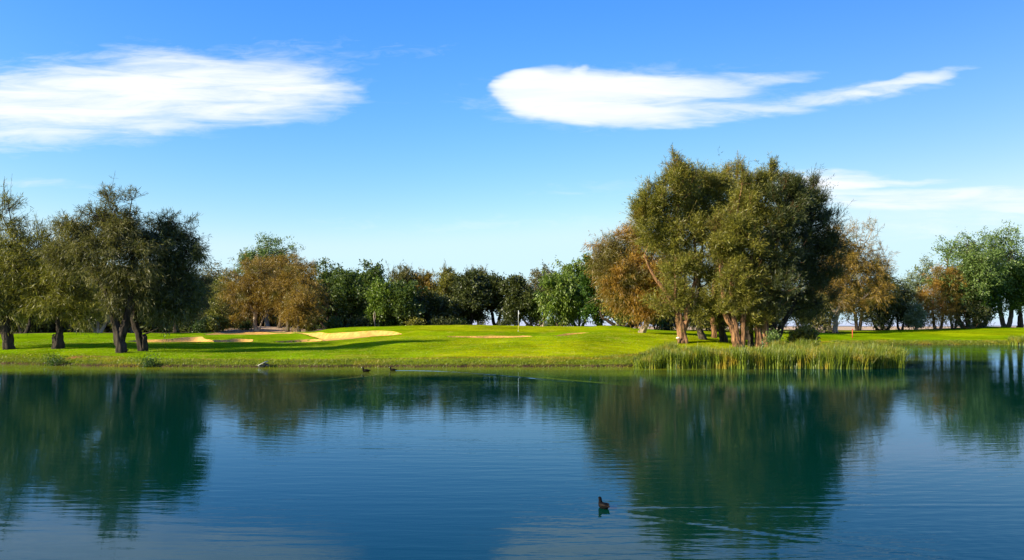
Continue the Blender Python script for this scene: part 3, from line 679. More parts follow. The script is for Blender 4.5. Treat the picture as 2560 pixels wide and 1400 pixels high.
tree('weeping_tree', 'tall olive tree at the clump left end, lit forked trunk rising from a knobbly stump', (1706, 848, 73.5),
     [[(1708, 849, 13), (1700, 805, 10), (1690, 770, 8), (1668, 735, 6), (1635, 690, 4), (1610, 640, 2)], [(1706, 836, 7), (1716, 800, 7), (1722, 755, 6), (1740, 690, 4), (1735, 600, 3)], [(1690, 770, 6), (1690, 700, 5), (1690, 600, 4), (1695, 500, 2)]],
     [(1660, 755, 34, 24), (1735, 775, 34, 20), (1620, 570, 36, 32), (1665, 540, 39, 36), (1640, 495, 30, 27), (1690, 480, 36, 36), (1652, 600, 36, 34), (1700, 590, 45, 41), (1692, 672, 36, 34), (1720, 670, 41, 41), (1700, 735, 41, 28), (1705, 440, 23, 23), (1620, 525, 25, 23)],
     'casup', 'olive', 'bark_red', 68000, group=GB, seed=22, wisps=[(1690, 432, 20, 30), (1716, 450, 15, 28), (1686, 402, 8, 18), (1668, 455, 13, 24), (1600, 530, 14, 24)])
tree('weeping_tree', 'slim dark-trunked tree second in the clump, leaning slightly left', (1756, 857, 77),
     [[(1758, 857, 9), (1748, 820, 7), (1738, 780, 7), (1745, 720, 5), (1755, 620, 3), (1760, 520, 2)]],
     [(1735, 485, 34, 34), (1772, 458, 34, 28), (1740, 555, 42, 40), (1735, 480, 34, 34), (1745, 520, 44, 40), (1745, 560, 44, 40), (1775, 470, 30, 30), (1765, 570, 43, 37), (1760, 640, 41, 39), (1780, 700, 39, 34), (1745, 770, 32, 23), (1725, 470, 21, 23)],
     'casup', 'olive', 'bark_grey', 42000, group=GB, seed=23, wisps=[(1760, 446, 12, 22), (1738, 462, 12, 20)])
tree('weeping_tree', 'straight red-brown trunk with a sawn knob, third in the clump', (1784, 846, 81),
     [[(1786, 846, 7), (1783, 800, 7), (1782, 760, 6), (1790, 690, 5), (1815, 560, 3), (1830, 480, 2)], [(1783, 806, 3), (1793, 802, 2), (1799, 803, 2)]],
     [(1800, 490, 36, 32), (1838, 465, 32, 30), (1810, 545, 39, 36), (1800, 610, 39, 36), (1815, 690, 39, 36), (1790, 745, 32, 27)],
     'casup', 'olive', 'bark_red', 38000, group=GB, seed=24, wisps=[(1842, 436, 12, 26), (1800, 448, 12, 20), (1818, 442, 10, 20)])
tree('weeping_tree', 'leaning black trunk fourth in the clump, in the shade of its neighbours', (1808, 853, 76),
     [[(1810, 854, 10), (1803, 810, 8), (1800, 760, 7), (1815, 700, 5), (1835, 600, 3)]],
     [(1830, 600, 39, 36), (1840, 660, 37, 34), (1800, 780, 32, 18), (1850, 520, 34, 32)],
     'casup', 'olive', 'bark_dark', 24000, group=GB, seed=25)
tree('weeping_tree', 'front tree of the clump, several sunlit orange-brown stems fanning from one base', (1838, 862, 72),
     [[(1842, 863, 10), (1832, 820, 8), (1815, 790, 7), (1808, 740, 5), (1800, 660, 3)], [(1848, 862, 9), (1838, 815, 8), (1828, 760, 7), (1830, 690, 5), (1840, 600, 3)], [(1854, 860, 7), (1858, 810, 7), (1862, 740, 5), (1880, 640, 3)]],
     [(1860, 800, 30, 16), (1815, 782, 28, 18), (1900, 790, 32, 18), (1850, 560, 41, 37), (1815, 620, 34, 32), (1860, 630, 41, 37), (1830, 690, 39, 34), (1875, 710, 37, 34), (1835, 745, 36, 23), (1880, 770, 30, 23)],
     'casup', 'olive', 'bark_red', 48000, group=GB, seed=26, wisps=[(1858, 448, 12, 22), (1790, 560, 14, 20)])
tree('weeping_tree', 'slender tree tucked right of the fanned orange stems, crown reaching the clump top', (1877, 860, 73.5),
     [[(1878, 861, 7), (1876, 810, 7), (1880, 750, 5), (1890, 640, 4), (1910, 520, 2)]],
     [(1880, 500, 36, 34), (1920, 475, 30, 28), (1900, 560, 41, 37), (1905, 640, 39, 37), (1900, 710, 36, 34)],
     'casup', 'olive', 'bark_dark', 38000, group=GB, seed=27, wisps=[(1927, 440, 10, 28), (1898, 458, 12, 22)])
tree('weeping_tree', 'twin-stemmed tree at the clump middle, orange light on its left stem', (1906, 861, 72.5),
     [[(1898, 862, 11), (1892, 810, 7), (1885, 770, 6), (1900, 680, 4)], [(1912, 862, 11), (1912, 810, 9), (1918, 750, 7), (1935, 650, 5), (1955, 540, 3)]],
     [(1955, 520, 37, 34), (1945, 590, 41, 37), (1960, 660, 41, 39), (1935, 730, 41, 34), (1985, 490, 27, 28), (1920, 780, 30, 19)],
     'casup', 'darkolive', 'bark_red', 42000, group=GB, seed=28, wisps=[(1962, 462, 12, 22), (1985, 460, 10, 18)])
tree('weeping_tree', 'dark tree leaning right at the clump centre, its trunk slanting over the path gap', (1944, 848, 77),
     [[(1940, 850, 7), (1955, 815, 7), (1972, 785, 6), (1995, 730, 5), (2020, 640, 4), (2030, 540, 2)], [(1922, 862, 7), (1935, 820, 6), (1945, 780, 4), (1950, 720, 3)]],
     [(2020, 520, 34, 32), (2010, 590, 41, 39), (2040, 640, 39, 39), (2005, 690, 43, 39), (2050, 700, 36, 36), (1990, 760, 39, 25), (2045, 760, 36, 27), (2050, 575, 30, 30), (2075, 620, 30, 30)],
     'casup', 'darkolive', 'bark_dark', 52000, group=GB, seed=29, wisps=[(2030, 474, 14, 28), (2070, 550, 24, 26), (2095, 592, 20, 26), (2002, 468, 12, 22), (2050, 505, 14, 22)])
tree('weeping_tree', 'tree at the clump back with a stout trunk between the slimmer ones', (1868, 848, 84),
     [[(1868, 848, 9), (1866, 800, 7), (1880, 700, 6), (1960, 560, 3)]],
     [(1900, 760, 36, 27), (1960, 770, 39, 25), (2010, 790, 34, 16), (1970, 560, 39, 39), (2000, 540, 34, 34), (1860, 600, 39, 39)],
     'casup', 'olive', 'bark_dark', 30000, group=GB, seed=30, wisps=[(2035, 490, 19, 23)])
tree('weeping_tree', 'brown-gold tree at the right end of the clump on a pale trunk, wispy bare top', (2090, 826, 137),
     [[(2088, 826, 7), (2090, 800, 7), (2096, 780, 6), (2110, 740, 5), (2120, 680, 3), (2150, 620, 2.5)], [(2096, 780, 4), (2130, 765, 3), (2165, 740, 2)], [(2094, 785, 3), (2070, 765, 3.5), (2055, 745, 2)]],
     [(2095, 620, 30, 30), (2078, 650, 36, 36), (2075, 700, 38, 36), (2085, 600, 26, 26), (2130, 650, 37, 30), (2170, 665, 36, 30), (2205, 690, 23, 30), (2100, 690, 41, 30), (2150, 715, 41, 28), (2190, 735, 32, 25), (2090, 740, 32, 25), (2130, 765, 36, 18)],
     'cas', 'brown', 'bark_pale', 52000, group=GB, seed=31, sc=1.5, wisps=[(2150, 600, 32, 19), (2180, 575, 21, 19), (2210, 640, 18, 23), (2140, 575, 18, 19), (2110, 590, 21, 18)])

# ------------------------------------------------------------------ tree line behind the green, left to right
bgtree('shade_tree', 'dark tree filling the gap between the first two leaning trees, behind the lawn', 60, 838, 116, 640, 800, 90, 'dense', 'darkolive', 'bark_dark', 15000, 101, stems=2, rad=7)
bgtree('shade_tree', 'dark tree behind the small weeping tree, its crown nearly black', 175, 834, 120, 650, 805, 80, 'dense', 'dark', 'bark_dark', 13000, 102, rad=7)
bgtree('gum_tree', 'gum tree with white forked stems glimpsed left of the tallest leaning tree', 245, 831, 118, 650, 790, 70, 'euc', 'olive', 'bark_pale', 12000, 103, stems=3, rad=6)
bgtree('shade_tree', 'dark tree behind the fork of the tallest leaning tree', 330, 834, 122, 660, 810, 70, 'euc', 'darkolive', 'bark_grey', 11000, 104, rad=6)
bgtree('shade_tree', 'dark-trunked tree under the dark weeping crown, left of the bright grass gap', 440, 833, 138, 670, 800, 60, 'cas', 'darkolive', 'bark_dark', 17000, 105, rad=8, sc=1.4)
bgtree('shade_tree', 'slim dark tree between the bright grass gap and the mulch mound', 481, 834, 141, 690, 805, 42, 'cas', 'darkolive', 'bark_dark', 12000, 106, rad=5, sc=1.4)
bgtree('gum_tree', 'flat-topped bronze gum just right of the dark weeping crown', 535, 826, 160, 672, 790, 52, 'euc', 'eucgold', 'bark_grey', 9000, 107, n=7, rad=5)
bgtree('shade_tree', 'low olive tree with bright green flecks beside the bronze gum', 555, 826, 148, 705, 815, 45, 'euc', 'yellowgreen', 'bark_grey', 8000, 108, n=7, rad=4)
bgtree('shade_tree', 'dark drooping tree directly behind the scrub hedge', 520, 830, 156, 720, 822, 50, 'cas', 'darkolive', 'bark_dark', 10000, 109, rad=4, sc=1.5)
bgtree('gum_tree', 'tall blue-green gum standing highest in the tree line above the brown trees', 668, 826, 166, 602, 740, 64, 'euc', 'euc', 'bark_pale', 16000, 110, n=6, rad=7, wisps=[(620, 650, 28, 25), (730, 640, 25, 25)])
tree('brown_tree', 'brown fan-branched tree with a pale trunk rooted in the mulch mound', (640, 829, 127),
     [[(641, 829, 6), (637, 800, 5), (640, 770, 4.5), (630, 735, 3.5), (615, 700, 2.5)], [(640, 775, 3.5), (642, 735, 3.2), (650, 690, 2.2)], [(637, 790, 3), (622, 755, 2.5), (605, 725, 2)], [(645, 826, 3), (655, 805, 2), (660, 790, 1.5)]],
     [(610, 695, 34, 26), (650, 680, 36, 26), (600, 730, 34, 26), (640, 725, 36, 28), (680, 720, 30, 30), (615, 765, 30, 22), (665, 765, 30, 24), (580, 720, 20, 24)],
     'cas', 'brown', 'bark_pale', 26000, group='brown trees on the mulch mound', sc=1.4, seed=111)
tree('brown_tree', 'highest brown tree, its rounded crown rising behind the fan-branched one', (700, 824, 140),
     [[(700, 824, 6), (702, 780, 5), (705, 720, 4), (705, 670, 3)]],
     [(690, 682, 34, 24), (725, 672, 34, 20), (705, 664, 34, 12), (700, 705, 40, 30), (745, 690, 30, 26), (680, 740, 34, 30), (770, 670, 22, 12)],
     'cas', 'brown', 'bark_grey', 22000, group='brown trees on the mulch mound', sc=1.5, seed=112, wisps=[(785, 668, 18, 12)])
tree('brown_tree', 'golden-brown tree with a straight trunk at the right end of the mulch mound', (719, 826, 124),
     [[(719, 827, 5.5), (719, 790, 4.5), (714, 755, 3.5), (720, 720, 2.5)], [(719, 775, 3), (735, 745, 2.5), (760, 715, 2)]],
     [(705, 715, 26, 20), (740, 700, 34, 22), (772, 708, 28, 22), (730, 735, 40, 24), (770, 745, 30, 26), (745, 770, 36, 22), (710, 760, 26, 24)],
     'cas', 'brown', 'bark_grey', 24000, group='brown trees on the mulch mound', sc=1.4, seed=113)
tree('brown_tree', 'small knotty brown tree at the mound edge beside the large bunker', (748, 831, 119),
     [[(748, 832, 5), (746, 805, 4), (748, 780, 3), (752, 750, 2)]],
     [(748, 785, 26, 20), (770, 770, 24, 22), (735, 765, 20, 16), (755, 745, 24, 18), (748, 808, 13, 10)],
     'cas', 'brown', 'bark_grey', 11000, group='brown trees on the mulch mound', sc=1.4, seed=114)
bgtree('shade_tree', 'dark green tree with bare slanting branches right of the brown trees', 820, 824, 138, 676, 800, 55, 'dense', 'green', 'bark_grey', 14000, 115, stems=3, rad=5)
bgtree('round_tree', 'bright round-crowned green tree under the dark peak of the tree line', 878, 822, 132, 690, 800, 42, 'dense', 'green', 'bark_dark', 12000, 116, rad=5)
bgtree('round_tree', 'tallest rounded green tree left of the pointed grey trees', 925, 822, 140, 668, 795, 48, 'dense', 'green', 'bark_dark', 14000, 117, rad=5)
bgtree('round_tree', 'lit green tree in front with a leaning white stem at its foot', 945, 820, 124, 712, 808, 34, 'dense', 'bright', 'bark_pale', 9000, 118, rad=3)
bgtree('round_tree', 'low green tree in front of the pointed grey trees', 1000, 818, 124, 720, 812, 46, 'dense', 'green', 'bark_dark', 12000, 119, rad=4)
bgtree('pointed_tree', 'grey-green tree with pointed tips right of the tallest green tree', 1005, 818, 150, 685, 800, 45, 'spike', 'olive_grey', 'bark_grey', 14000, 120, rad=4, sc=1.5, wisps=[(985, 690, 12, 16), (1012, 695, 12, 14), (1030, 695, 12, 16)])
bgtree('pointed_tree', 'reddish-brown feathery tree among the pointed grey trees', 1060, 817, 150, 697, 800, 42, 'spike', 'brown', 'bark_grey', 13000, 121, rad=4, sc=1.5)
bgtree('pointed_tree', 'olive pointed tree right of the reddish-brown one', 1112, 816, 148, 688, 800, 38, 'spike', 'olive', 'bark_grey', 13000, 122, rad=4, sc=1.5, wisps=[(1095, 690, 10, 14), (1118, 690, 10, 15)])
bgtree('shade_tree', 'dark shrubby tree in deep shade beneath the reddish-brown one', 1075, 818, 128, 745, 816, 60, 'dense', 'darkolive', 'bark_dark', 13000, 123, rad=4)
bgtree('round_tree', 'broad dark green tree left of the first sky gap', 1168, 816, 130, 692, 808, 52, 'dense', 'darkolive', 'bark_dark', 17000, 124, rad=6, stems=2)
bgtree('pointed_tree', 'distant tree whose bare spiky tips rise over the dark green crowns', 1195, 818, 175, 690, 760, 30, 'spike', 'olive_grey', 'bark_grey', 5000, 125, n=4, rad=3, sc=1.5, wisps=[(1172, 690, 7, 18), (1188, 687, 8, 18), (1212, 684, 9, 22), (1204, 692, 8, 14)])
bgtree('round_tree', 'dark green tree with an arching trunk over the first sky gap', 1240, 818, 132, 697, 785, 50, 'dense', 'darkolive', 'bark_dark', 13000, 126, rad=6, stems=2)
bgtree('shrub_tree', 'thin-stemmed shrub standing in the first sky gap', 1203, 818, 138, 778, 806, 16, 'euc', 'darkolive', 'bark_grey', 900, 127, n=4, stems=2, rad=1.6, cat='shrub')
bgtree('round_tree', 'dark green tree directly behind the flagstick', 1292, 819, 128, 700, 808, 40, 'dense', 'darkolive', 'bark_dark', 12000, 128, rad=4, stems=2)
bgtree('gum_tree', 'bronze-topped open gum with sky showing between its branches', 1355, 820, 146, 680, 760, 55, 'euc', 'eucgold', 'bark_pale', 6500, 129, n=7, rad=5, stems=2, split=.5, wisps=[(1330, 770, 22, 30), (1385, 765, 22, 30)])
bgtree('gum_tree', 'multi-stemmed low gum with many upright stems right of the flagstick', 1335, 820, 128, 740, 808, 42, 'euc', 'green', 'bark_grey', 6500, 130, n=6, rad=4, stems=4)
bgtree('weeping_gum', 'light green drooping tree reaching down to the green', 1400, 819, 122, 690, 812, 42, 'weep', 'bright', 'bark_grey', 15000, 131, rad=4, stems=2)
bgtree('weeping_gum', 'taller light green drooping tree left of the dark leaning cypress', 1448, 818, 126, 652, 800, 50, 'weep', 'bright', 'bark_grey', 15000, 132, rad=4, stems=3)
bgtree('cypress', 'deep green feathery cypress leaning behind the rust-orange tree', 1500, 817, 118, 652, 800, 42, 'dense', 'dark', 'bark_dark', 16000, 133, rad=5, stems=2, lean=-15, split=.2)
bgtree('round_tree', 'yellow-green tree with fanned dark stems beneath the rust-orange crown', 1560, 818, 114, 725, 806, 50, 'dense', 'yellowgreen', 'bark_dark', 11000, 134, rad=6, stems=5, split=.2)
bgtree('shrub_tree', 'small dark shrub tree at the far lawn edge left of the pale leaning trunk', 1592, 822, 122, 785, 812, 18, 'euc', 'darkolive', 'bark_red', 1500, 135, n=4, rad=3, stems=2, cat='shrub')
bgtree('gum_tree', 'orange-stemmed slim gum behind the pale leaning trunk', 1642, 828, 118, 735, 805, 30, 'euc', 'green', 'bark_red', 5000, 136, rad=3, stems=3)
bgtree('shade_tree', 'dark leafy tree between the pale leaning trunk and the clump', 1668, 829, 124, 745, 826, 36, 'euc', 'darkolive', 'bark_dark', 9500, 137, rad=4)
bgtree('shade_tree', 'olive backdrop tree seen between the left trunks of the clump', 1745, 830, 128, 740, 828, 42, 'cas', 'olive', 'bark_grey', 10000, 538, rad=5, sc=1.4, split=.5)
bgtree('shade_tree', 'grey backdrop tree far behind the middle trunks of the clump', 1860, 828, 140, 740, 815, 48, 'euc', 'darkolive', 'bark_grey', 9000, 139, rad=4)
bgtree('gum_tree', 'row-end gum with many thin dark stems right of the clump trunks', 2010, 827, 136, 740, 815, 34, 'euc', 'darkolive', 'bark_dark', 6000, 140, rad=3, stems=4)
bgtree('gum_tree', 'sparse grey gum on thin stems left of the pale trunk', 2055, 826, 134, 740, 822, 24, 'euc', 'olive_grey', 'bark_grey', 4500, 141, rad=2.5, stems=4)
bgtree('gum_tree', 'dark gum on two close black trunks right of the pale trunk', 2145, 827, 147.9, 722, 775, 44, 'euc', 'darkolive', 'bark_dark', 7500, 142, n=6, rad=6, stems=2, split=.1, wisps=[(2118, 800, 18, 14), (2165, 795, 16, 16)])
bgtree('shade_tree', 'dark grey-green spreading tree where the clump ends at right', 2205, 826, 149.7, 690, 820, 55, 'euc', 'darkolive', 'bark_dark', 15000, 143, rad=5, stems=3)
bgtree('shade_tree', 'dark grey-green tree beside the silver-leaved one', 2252, 825, 151.5, 720, 820, 34, 'euc', 'darkolive', 'bark_dark', 8000, 144, rad=4, stems=2)
bgtree('gum_tree', 'pale silver-leaved gum at the left edge of the right-hand grove', 2290, 825, 156, 650, 800, 34, 'euc', 'pale', 'bark_grey', 6000, 145, n=7, rad=4, lean=20)
bgtree('shrub_tree', 'low pale silver shrub at the foot of the right-hand grove', 2290, 825, 147.9, 768, 822, 24, 'euc', 'pale', 'bark_pale', 4500, 146, n=6, rad=2, cat='shrub')
bgtree('brown_tree', 'rust-brown feathery tree in front of the grove, colour strongest at top', 2345, 823, 149.7, 682, 818, 44, 'cas', 'orange', 'bark_red', 15000, 147, rad=5, stems=2, sc=1.5)
bgtree('brown_tree', 'dull brown-green feathery tree right of the rust-brown one', 2385, 823, 151.5, 690, 818, 36, 'cas', 'brown', 'bark_grey', 10000, 148, rad=4, stems=2, sc=1.5)
bgtree('gum_tree', 'largest gum of the right-hand grove with billowing grey-green crown', 2420, 821, 152, 590, 785, 86, 'euc', 'euc', 'bark_grey', 26000, 149, n=13, rad=8, stems=3)
bgtree('gum_tree', 'rounded grey-green gum at the photo right edge, beside the largest one', 2515, 820, 156, 582, 780, 60, 'euc', 'euc', 'bark_grey', 17000, 150, n=10, rad=8, stems=2)
bgtree('dense_tree', 'dense deep green tree low in front of the largest gum', 2455, 819, 153.3, 690, 795, 60, 'dense', 'dark', 'bark_dark', 18000, 151, n=10, rad=8, stems=2)
bgtree('dense_tree', 'deep green tree cut by the right photo edge, white sky gap under it', 2550, 820, 154.2, 655, 782, 55, 'dense', 'dark', 'bark_dark', 16000, 152, n=10, rad=8, split=.1)
bgtree('shade_tree', 'dull understory tree filling beneath the dense deep green one', 2425, 821, 150, 745, 816, 46, 'euc', 'darkolive', 'bark_red', 7000, 153, rad=3, stems=4)

bgtree('shade_tree', 'dark backdrop tree closing the gap behind the fanned orange stems', 1805, 829, 122, 735, 826, 44, 'dense', 'darkolive', 'bark_dark', 12000, 154, rad=4)
bgtree('shade_tree', 'dark backdrop tree behind the rightmost lit trunks of the clump', 1925, 829, 126, 735, 826, 44, 'dense', 'darkolive', 'bark_dark', 12000, 155, rad=4)
bgtree('shade_tree', 'dark tree in shade under the brown-gold crown at the clump right end', 2075, 827, 150, 690, 790, 56, 'cas', 'darkolive', 'bark_dark', 16000, 156, rad=5, sc=1.5, split=.1)

# far-off wood that closes the view behind the left and middle tree line
def wood_mass():
    C, D, Ls, Ws = [], [], [], []
    tr = MB()
    global rng
    rng = np.random.default_rng(901)
    for i in range(230):
        px = -260 + 1420 * (i + rng.random()) / 230; Y = 168 + 22 * rng.random(); top = 715 + 45 * rng.random() + (10 if px > 1000 else 0)
        x, _ = pxY(px, Y); z0 = float(zg(x, Y)[0]); zt_ = H - (top - HZ) * Y / F
        n_ = 420; hh = zt_ - z0; rr = 2.2 + 2 * rng.random(); t_ = rng.random(n_); a = rng.random(n_) * 6.28; q = rng.random(n_) ** .5 * rr * np.sin(np.pi * np.clip(.12 + t_ * .8, 0, 1)) ** .5
        C.append(np.stack([x + q * np.cos(a), Y + q * np.sin(a), z0 + hh * t_], -1)); D.append(rng.normal(size=(n_, 3)))
        Ls.append(.9 + .7 * rng.random(n_)); Ws.append(.4 + .3 * rng.random(n_))
        tr.tube(np.array([[x, Y, z0], [x + rng.normal() * .5, Y, z0 + hh * .6]]), [.2, .08], 5, cap=False)
    me = leaves_mesh('distant_wood', np.vstack(C), np.vstack(D), np.concatenate(Ls), np.concatenate(Ws), L['darkolive'], (0, 0, 0))
    o_ = link('distant_wood', me); tag(o_, 'far-off dark wood closing the view behind the tree line', 'wood', kind='stuff')
    link('trunk', tr.mesh('trunk', M['bark_dark']), o_)
wood_mass()

# shrubs
def shrub(label, px, by, Y, hw, hh, leaf, n_leaf, seed, sty='dense', group='low shrubs'):
    global rng
    rng = np.random.default_rng(seed)
    bl_ = [(px + (rng.random() * 2 - 1) * hw * .6, by - hh * (.25 + .4 * rng.random()), hw * .45, hh * .4) for _ in range(5)] + [(px, by - hh * .5, hw * .5, hh * .5)]
    st = [[(px + (rng.random() - .5) * hw * .3, by, 2), (px + (k - 1) * hw * .2, by - hh * .3, 1.5), (px + (k - 1) * hw * .35, by - hh * .6, 1)] for k in range(3)]
    tree('shrub', label, (px, by, Y), st, bl_, sty, leaf, 'bark_grey', n_leaf * (3 if Y < 60 else 1), 'shrub', group, .32 if Y < 60 else (.6 if hw < 20 else .9), seed)
shrub('yellowish scrub at the left foot of the mulch mound', 515, 827, 122, 24, 26, 'yellowgreen', 3500, 201)
shrub('long low olive scrub hedge on the left shoulder of the mulch mound', 548, 824, 128, 34, 26, 'olive', 5000, 202)
shrub('brownish scrub at the top of the mulch mound hedge', 590, 817, 136, 34, 22, 'brown', 4500, 203)
shrub('neat green bush on the mulch mound left of the pale trunk', 616, 820, 131, 16, 11, 'green', 2200, 204)
shrub('fresh green bush beside the bright grass gap under the left trees', 492, 830, 119, 14, 16, 'green', 1800, 205)
shrub('grey-green bush behind the left lip of the large bunker', 775, 829, 121, 14, 9, 'olive', 1500, 206)
shrub('dark leafy undergrowth right of the trunks, behind the reeds', 2003, 848, 86, 36, 17, 'olive', 3500, 207)
shrub('pale-leaved young bush between the clump trunks and the reeds', 1932, 866, 70, 13, 34, 'euc', 700, 208, 'euc')
shrub('small dark tussock at the shore with a thin dry stalk, far left', 138, 912, 56.6, 5, 7, 'dark', 400, 209)
shrub('dark tussock at the waterline below the leaning trees', 374, 916, 54.6, 6, 8, 'dark', 400, 210)

for k_, (px_, hw_, hh_, lf_) in enumerate([(835, 20, 12, 'green'), (890, 24, 14, 'darkolive'), (985, 26, 16, 'dark'), (1040, 24, 12, 'olive'), (1105, 28, 16, 'darkolive'), (1150, 18, 10, 'green'), (1260, 14, 8, 'darkolive'), (1375, 18, 10, 'green')]):
    shrub(['low green bush right of the knotty brown tree, behind the large bunker', 'dark bush under the round green trees above the large bunker', 'deep green bush behind the lawn right of the leaning white stem', 'olive bush under the reddish-brown feathery tree', 'dark bush in the deep shade left of the broad dark tree', 'small green bush at the foot of the broad dark tree', 'tiny dark bush between the sky gap and the flagstick', 'small green bush at the foot of the drooping light green tree'][k_], px_, 820, 121 + 2 * (k_ % 3), hw_, hh_ + 6, lf_, 2200, 301 + k_)
# ------------------------------------------------------------------ grass and reeds (uncountable)
def blades(name, P, hgt_, wd, lean, mat, label, cat, seg=3, dirb=None):
    n_ = len(P); az = rng.random(n_) * 6.283; d = np.stack([np.cos(az), np.sin(az), az * 0], -1)
    if dirb is not None: d = unit(d + dirb)
    wv = np.stack([-np.sin(az + rng.normal(size=n_) * .6), np.cos(az), az * 0], -1); wv = unit(wv + rng.normal(size=(n_, 3)) * .2)
    rows = []
    for k in range(seg + 1):
        t_ = k / seg; c = P + np.array([0, 0, 1]) * (hgt_ * (t_ - .22 * lean * t_ ** 3))[:, None] + d * (hgt_ * lean * t_ ** 2)[:, None]
        ww = wd * (1 - t_ ** 2 * .9) * .5; rows.append(c - wv * ww[:, None]); rows.append(c + wv * ww[:, None])
    V = np.stack(rows, 1).reshape(-1, 3); b_ = np.arange(n_)[:, None] * (2 * seg + 2)
    Q = np.concatenate([b_ + np.array([2 * k, 2 * k + 1, 2 * k + 3, 2 * k + 2])[None] for k in range(seg)], 1).reshape(-1, 4)
    rn = np.repeat(rng.random(n_), seg)
    o_ = link(name, mesh_np(name, V, Q, [mat], False, rn)); tag(o_, label, cat, kind='stuff'); return o_
rng = np.random.default_rng(55)
def scatter(n_, x0, x1, y0, y1, keep):
    X = x0 + (x1 - x0) * rng.random(n_); Y = y0 + (y1 - y0) * rng.random(n_); k = keep(X, Y); return X[k], Y[k]
def sdn(X, Y): return sdf(LAKE[::2], X, Y)
# bank grass
def kb(X, Y):
    d = sdn(X, Y); return (d > -.25) & (d < 3.4) & (rng.random(len(d)) < np.where(d < 1.6, 1, .45))
X1, Y1 = scatter(150000, -50, 11, 52.5, 68, kb); X2, Y2 = scatter(60000, 44, 88, 116, 126, kb)
X = np.append(X1, X2); Y = np.append(Y1, Y2); Z = np.maximum(zg(X, Y), .0) - .02
n_ = len(X); sc_ = np.where(Y > 100, 1.6, 1)
blades('bank_grass', np.stack([X, Y, Z], -1), (.08 + .17 * rng.random(n_) ** 2) * sc_, (.02 + .02 * rng.random(n_)) * sc_, .5 + .7 * rng.random(n_), L['bank'], 'rough tufted grass hanging over the bank at the waterline', 'grass', 2, np.array([.1, -.5, 0]))
# lawn tufts
def kl(X, Y):
    d = sdn(X, Y); p = 1280 + F * X / Y; ok = (d > 3) & (p < 2050)
    for q in bunk.values(): ok &= sdf(q[::2], X, Y) > .25
    return ok
X, Y = scatter(110000, -46, 22, 56, 82, kl); Z = zg(X, Y) - .01; n_ = len(X)
blades('lawn_tufts', np.stack([X, Y, Z], -1), .025 + .05 * rng.random(n_), .02 + .02 * rng.random(n_), .3 + .5 * rng.random(n_), L['lawn'], 'short tufts of the mown lawn between water and green', 'grass', 1)
# reed bed
RB = catmull(np.array([pxY(*p) for p in [(1592, 54.2), (1605, 52.6), (1700, 52.2), (1850, 52.0), (2000, 52.0), (2150, 52.0), (2235, 52.6), (2262, 54), (2235, 58), (2190, 63), (2150, 70), (2080, 72), (1980, 69), (1850, 66.5), (1720, 65.0), (1640, 61), (1605, 57.5)]]), 5, True)
def kr(X, Y):
    d = sdf(RB, X, Y) + vnoise(X * 1.2, Y * 1.2) * .8
    return (d < 0) & (rng.random(len(d)) < .85 + .9 * vnoise(X * 2.2, Y * 2.2)) & (rng.random(len(d)) < np.where(d > -4.0, 1, .25))
X, Y = scatter(270000, 6, 34, 51.5, 73, kr); Z = np.maximum(zg(X, Y), -.05) - .1; n_ = len(X)
pxx = 1280 + F * X / Y; hh_ = (1.15 + .30 * rng.random(n_)) * (.55 + .45 * sstep(pxx, 1585, 1680)) * (1 + vnoise(X * .8, Y * .8) * .35) * np.where(rng.random(n_) < .05, 1.2, 1)
hh_ *= np.where((Y > 60) & (pxx > 1690) & (pxx < 1930), .62, 1)
blades('reed_bed', np.stack([X, Y, Z], -1), hh_, (.025 + .028 * rng.random(n_)), .12 + .5 * rng.random(n_) ** 2, L['reed'], 'dense bed of tall green and gold reeds standing in the water below the clump', 'reeds', 4)
X, Y = scatter(16000, 72, 86, 113, 121, lambda X, Y: sdf(np.array([pxY(*p) for p in [(2520, 118), (2540, 115.5), (2600, 115), (2640, 118), (2640, 121), (2530, 121)]]), X, Y) < 0)
n_ = len(X); blades('reed_patch', np.stack([X, Y, np.maximum(zg(X, Y), -.05) - .1], -1), 1.0 + .6 * rng.random(n_), .05 + .03 * rng.random(n_), .15 + .4 * rng.random(n_), L['reed'], 'small reed patch on the far shore at the right photo edge', 'reeds', 3)

# ------------------------------------------------------------------ small things
def mat_plain(name, c, rough=.5, var=.15): return simple(name, c, var, 8, rough, 0)
M['white_paint'] = mat_plain('white_paint', (.8, .8, .76)); M['black'] = mat_plain('black_paint', (.03, .03, .03)); M['yellow'] = mat_plain('yellow_paint', (.75, .62, .12))
M['red_paint'] = mat_plain('red_paint', (.62, .10, .04)); M['orange_paint'] = mat_plain('orange_paint', (.80, .22, .04))
M['concrete'] = simple('weathered_concrete', (.42, .40, .34), .3, 6, .9, .01); M['dark_stone'] = simple('wet_dark_stone', (.05, .045, .04), .4, 8, .6, .02)
# flagstick
fx, fy = cast(1296, 829); fz = float(zg(fx, fy)[0]); ft = H - (776 - HZ) * fy / F - fz
root = tag(empty('golf_flagstick', (fx, fy, fz)), 'white golf flagstick standing in the hole on the putting green', 'flagstick')
m_ = MB(); m_.tube([[0, 0, -.05], [0, 0, ft * .3]], [.022, .022], 8); link('lower_pole', m_.mesh('lower_pole', M['yellow']), root)
m_ = MB(); m_.tube([[0, 0, ft * .3], [0, 0, ft]], [.024, .018], 8); link('upper_pole', m_.mesh('upper_pole', M['white_paint']), root)
m_ = MB(); m_.tube([[.0, 0, ft - .02], [.02, .01, ft - .12], [.05, .0, ft - .35], [.03, .01, ft - .52]], [.02, .035, .03, .015], 7, .2); link('flag', m_.mesh('flag', M['white_paint']), root)
m_ = MB(); m_.tube([[0, 0, .004], [0, 0, .012]], [.075, .075], 16); link('cup_rim', m_.mesh('cup_rim', M['white_paint']), root)
